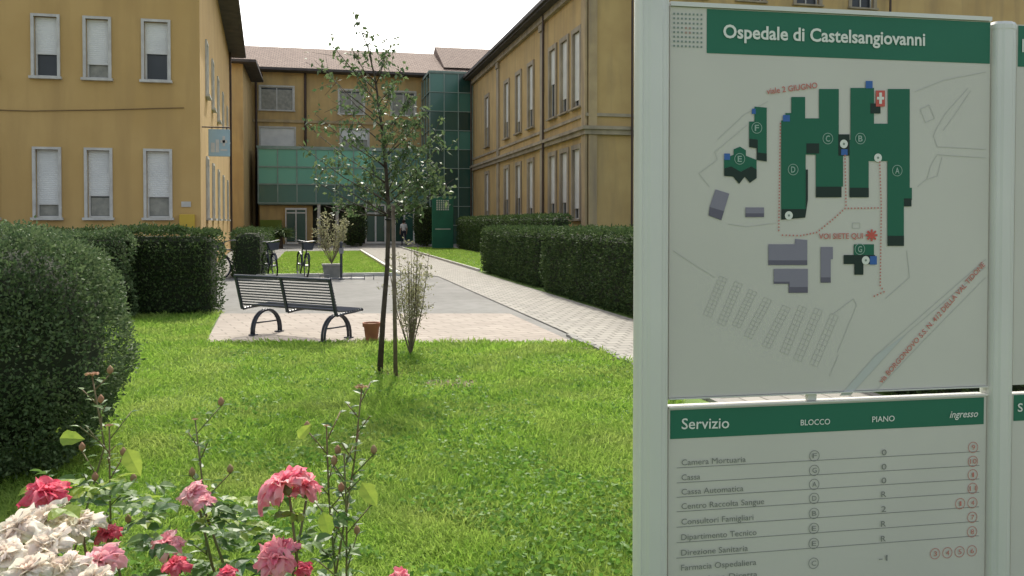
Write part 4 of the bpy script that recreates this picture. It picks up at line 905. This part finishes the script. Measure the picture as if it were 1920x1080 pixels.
def rose(parent, C_, R_, ax, m):
    mb = MB(); ax = ax.normalized()
    for L_, (cnt, rr, tl, w_, cu, r0) in enumerate(((8, 1.0, .12, .36, .35, .04), (8, .9, .36, .34, .4, .04), (7, .74, .6, .31, .35, .03), (6, .58, .82, .29, .25, .02), (5, .42, 1.0, .26, .1, .01))):
        for k in range(cnt):
            petal_patch(mb, C_+ax*(-.05*R_), ax, 2*math.pi*k/cnt+L_*.55+random.uniform(-.35, .35), R_*rr*random.uniform(.78, 1.15), w_*random.uniform(.8, 1.2), tl+random.uniform(-.2, .25), cu+random.uniform(-.3, .5), r0)
    f_ = mk('flower', mb, m, parent, True)
    mb = MB()
    mb.lathe(Vector((0, 0, 0)), [(.001, 0), (.006, .004), (.007, .010), (.004, .016)], 8)
    q = ax.to_track_quat('Z', 'Y').to_matrix(); mb.v = [C_+ax*(-.05*R_-.016)+q @ v for v in mb.v]; mk('calyx', mb, M['rosestem'], f_)
def leaf(mb, P_, d, nrm_, L_, W_, mi=0):
    d = d.normalized(); s = d.cross(nrm_).normalized(); u = s.cross(d); n = 6; vs = []
    for i in range(n+1):
        t_ = i/n; w_ = W_*.5*math.sin(math.pi*(t_**.8))**.8 if 0 < i < n else .0004; c_ = P_+d*L_*t_-u*L_*.25*t_*t_
        jag = 1+.08*(-1)**i
        vs += [c_+s*w_*jag+u*w_*.35, c_, c_-s*w_*jag+u*w_*.35]
    fs = []
    for i in range(n): a = i*3; b = a+3; fs += [[a, a+1, b+1, b], [a+1, a+2, b+2, b+1]]
    mb.add(vs, fs, mi)
def spray(mb, P_, d, sz, mi=0):
    d = d.normalized(); s = d.cross(Vector((0, 0, 1))).normalized(); up = Vector((random.gauss(0, .5), random.gauss(0, .5), 1)).normalized()
    leaf(mb, P_+d*sz*1.1, d, up, sz, sz*.62, mi)
    for k in (.45, .95):
        for q in (-1, 1): leaf(mb, P_+d*sz*k, d*.5+s*q+Vector((0, 0, random.uniform(-.3, .3))), up, sz*.85, sz*.55, mi)
def rosebush(label, bpt, flowers, sprigs, lime, nfill, fillbox):
    t = root('rose_bush', tuple(bpt), label, 'rose bush'); ms = MB(); ml = MB(); mlime = MB()
    def stem(e, r_):
        b0 = bpt+Vector((random.gauss(0, .04), random.gauss(0, .04), 0))
        pts_ = [b0, b0.lerp(e, .35)+Vector((random.gauss(0, .03), random.gauss(0, .03), 0)), b0.lerp(e, .7)+Vector((random.gauss(0, .03), random.gauss(0, .03), .02)), b0.lerp(e, .9)+Vector((random.gauss(0, .008), 0, .008)), e]
        ms.tube(pts_, [r_*2, r_*1.6, r_*1.2, r_, r_*.8], 7)
        return pts_
    def at(p_, u_):
        if u_ > .9: return p_[3].lerp(p_[4], (u_-.9)/.1)
        if u_ > .7: return p_[2].lerp(p_[3], (u_-.7)/.2)
        return p_[1].lerp(p_[2], (u_-.35)/.35)
    for (px, py, f_, rp, m, tilt) in flowers:
        c_ = PD(px, py, f_); Rr = rp*f_/F; ax_ = Vector((random.gauss(0, .2)-sY*tilt, random.gauss(0, .15)-cY*tilt, 1))
        rose(t, c_, Rr, ax_, M[m])
        p_ = stem(c_-ax_.normalized()*.02, .0022)
        for k in range(7):
            u_ = 1-.04*(k+1.6); a_ = k*2.4+random.random()
            spray(ml, at(p_, u_), Vector((math.cos(a_), math.sin(a_), random.uniform(-.1, .6))), random.uniform(.02, .032))
    for (px, py, f_, bud) in sprigs:
        e = PD(px, py, f_); p_ = stem(e, .0016)
        for k in range(18):
            u_ = 1-.02*(k+1); a_ = k*2.4+random.random(); P_ = at(p_, u_)
            if k < 10:
                e2 = P_+Vector((math.cos(a_)*.035, math.sin(a_)*.035, .035))*random.uniform(.6, 1.3); ms.tube([P_, e2], .0011, 5)
                for z_ in range(4): leaf(ml, P_.lerp(e2, .2+.25*z_), Vector((math.cos(a_+z_*1.9), math.sin(a_+z_*1.9), .5)), Vector((random.gauss(0, .5), 0, 1)), random.uniform(.012, .024), .010)
                if random.random() < .3:
                    mbud = MB(); mbud.lathe(e2, [(.001, 0), (.005, .004), (.0055, .01), (.001, .016)], 7); mk('bud', mbud, M['bud'], t, True)
            else: spray(ml, P_, Vector((math.cos(a_), math.sin(a_), random.uniform(-.1, .6))), random.uniform(.018, .028))
        if bud:
            mbud = MB()
            for k in range(6): petal_patch(mbud, e, Vector((0, 0, 1)), k*1.05, bud*f_/F, .5, .6, .2, .02)
            mk('faded_flower', mbud, M['bud'], t, True)
    for (px, py, f_, rp, a_) in lime:
        P_ = PD(px, py, f_); leaf(mlime, P_, CF(math.cos(a_), -.3, math.sin(a_)), CF(0.1, -1, .5), rp*f_/F*2, rp*f_/F*1.2)
    for k in range(nfill):
        P_ = PD(random.uniform(fillbox[0], fillbox[1]), fillbox[2]+abs(random.gauss(0, 1))*fillbox[3], random.uniform(1.15, 1.5)); a_ = random.uniform(0, 6.3)
        spray(mlime if random.random() < .25 else ml, P_, Vector((math.cos(a_), math.sin(a_), random.uniform(-.2, .4))), random.uniform(.018, .032))
    mk('stems', ms, M['rosestem'], t, True); mk('foliage', ml, M['roseleaf'], t)
    if mlime.v: mk('lit_lime_leaves', mlime, M['limeleaf'], t)  # yellow-green leaves, plus sprays tinted lime so that they look lit
rosebush('rose bush with a cluster of white roses and two coral blooms, bottom left corner', CF(-.62, 1.35),
         [(30, 992, 1.12, 50, 'cream', .3), (90, 972, 1.18, 52, 'cream', .3), (148, 984, 1.16, 46, 'cream', .35), (92, 1022, 1.08, 50, 'cream', .5), (8, 1040, 1.05, 48, 'cream', .4), (55, 1070, 1.02, 48, 'cream', .5), (128, 1062, 1.04, 44, 'cream', .6), (186, 1052, 1.08, 46, 'blush', .6), (170, 1090, 1.0, 40, 'cream', .5), (88, 924, 1.22, 44, 'coral', .15), (200, 1000, 1.2, 27, 'coral', .4)],
         [(173, 706, 1.5, 14), (205, 800, 1.45, 8)], [(112, 822, 1.4, 24, .1), (238, 842, 1.3, 28, -1.0)], 40, (100, 280, 895, 90))
rosebush('rose bush with ruffled pink roses, right of the white ones in the foreground', CF(-.34, 1.38),
         [(362, 922, 1.28, 30, 'blush', .4), (386, 940, 1.26, 24, 'blush', .5), (534, 906, 1.15, 58, 'pink', .15), (572, 914, 1.17, 34, 'pink', .3), (520, 1044, 1.12, 50, 'pink', .5), (312, 1018, 1.22, 32, 'blush', .4), (330, 1058, 1.18, 28, 'coral', .3), (426, 1074, 1.1, 20, 'coral', .4), (570, 1066, 1.14, 20, 'coral', .4), (752, 1086, 1.15, 28, 'pink', .4)],
         [(678, 730, 1.4, 14), (366, 788, 1.45, 6), (612, 800, 1.4, 6), (645, 850, 1.35, 0)], [(678, 905, 1.25, 26, -.9), (560, 822, 1.3, 18, .9), (605, 960, 1.25, 24, -1.2)], 80, (270, 640, 930, 90))
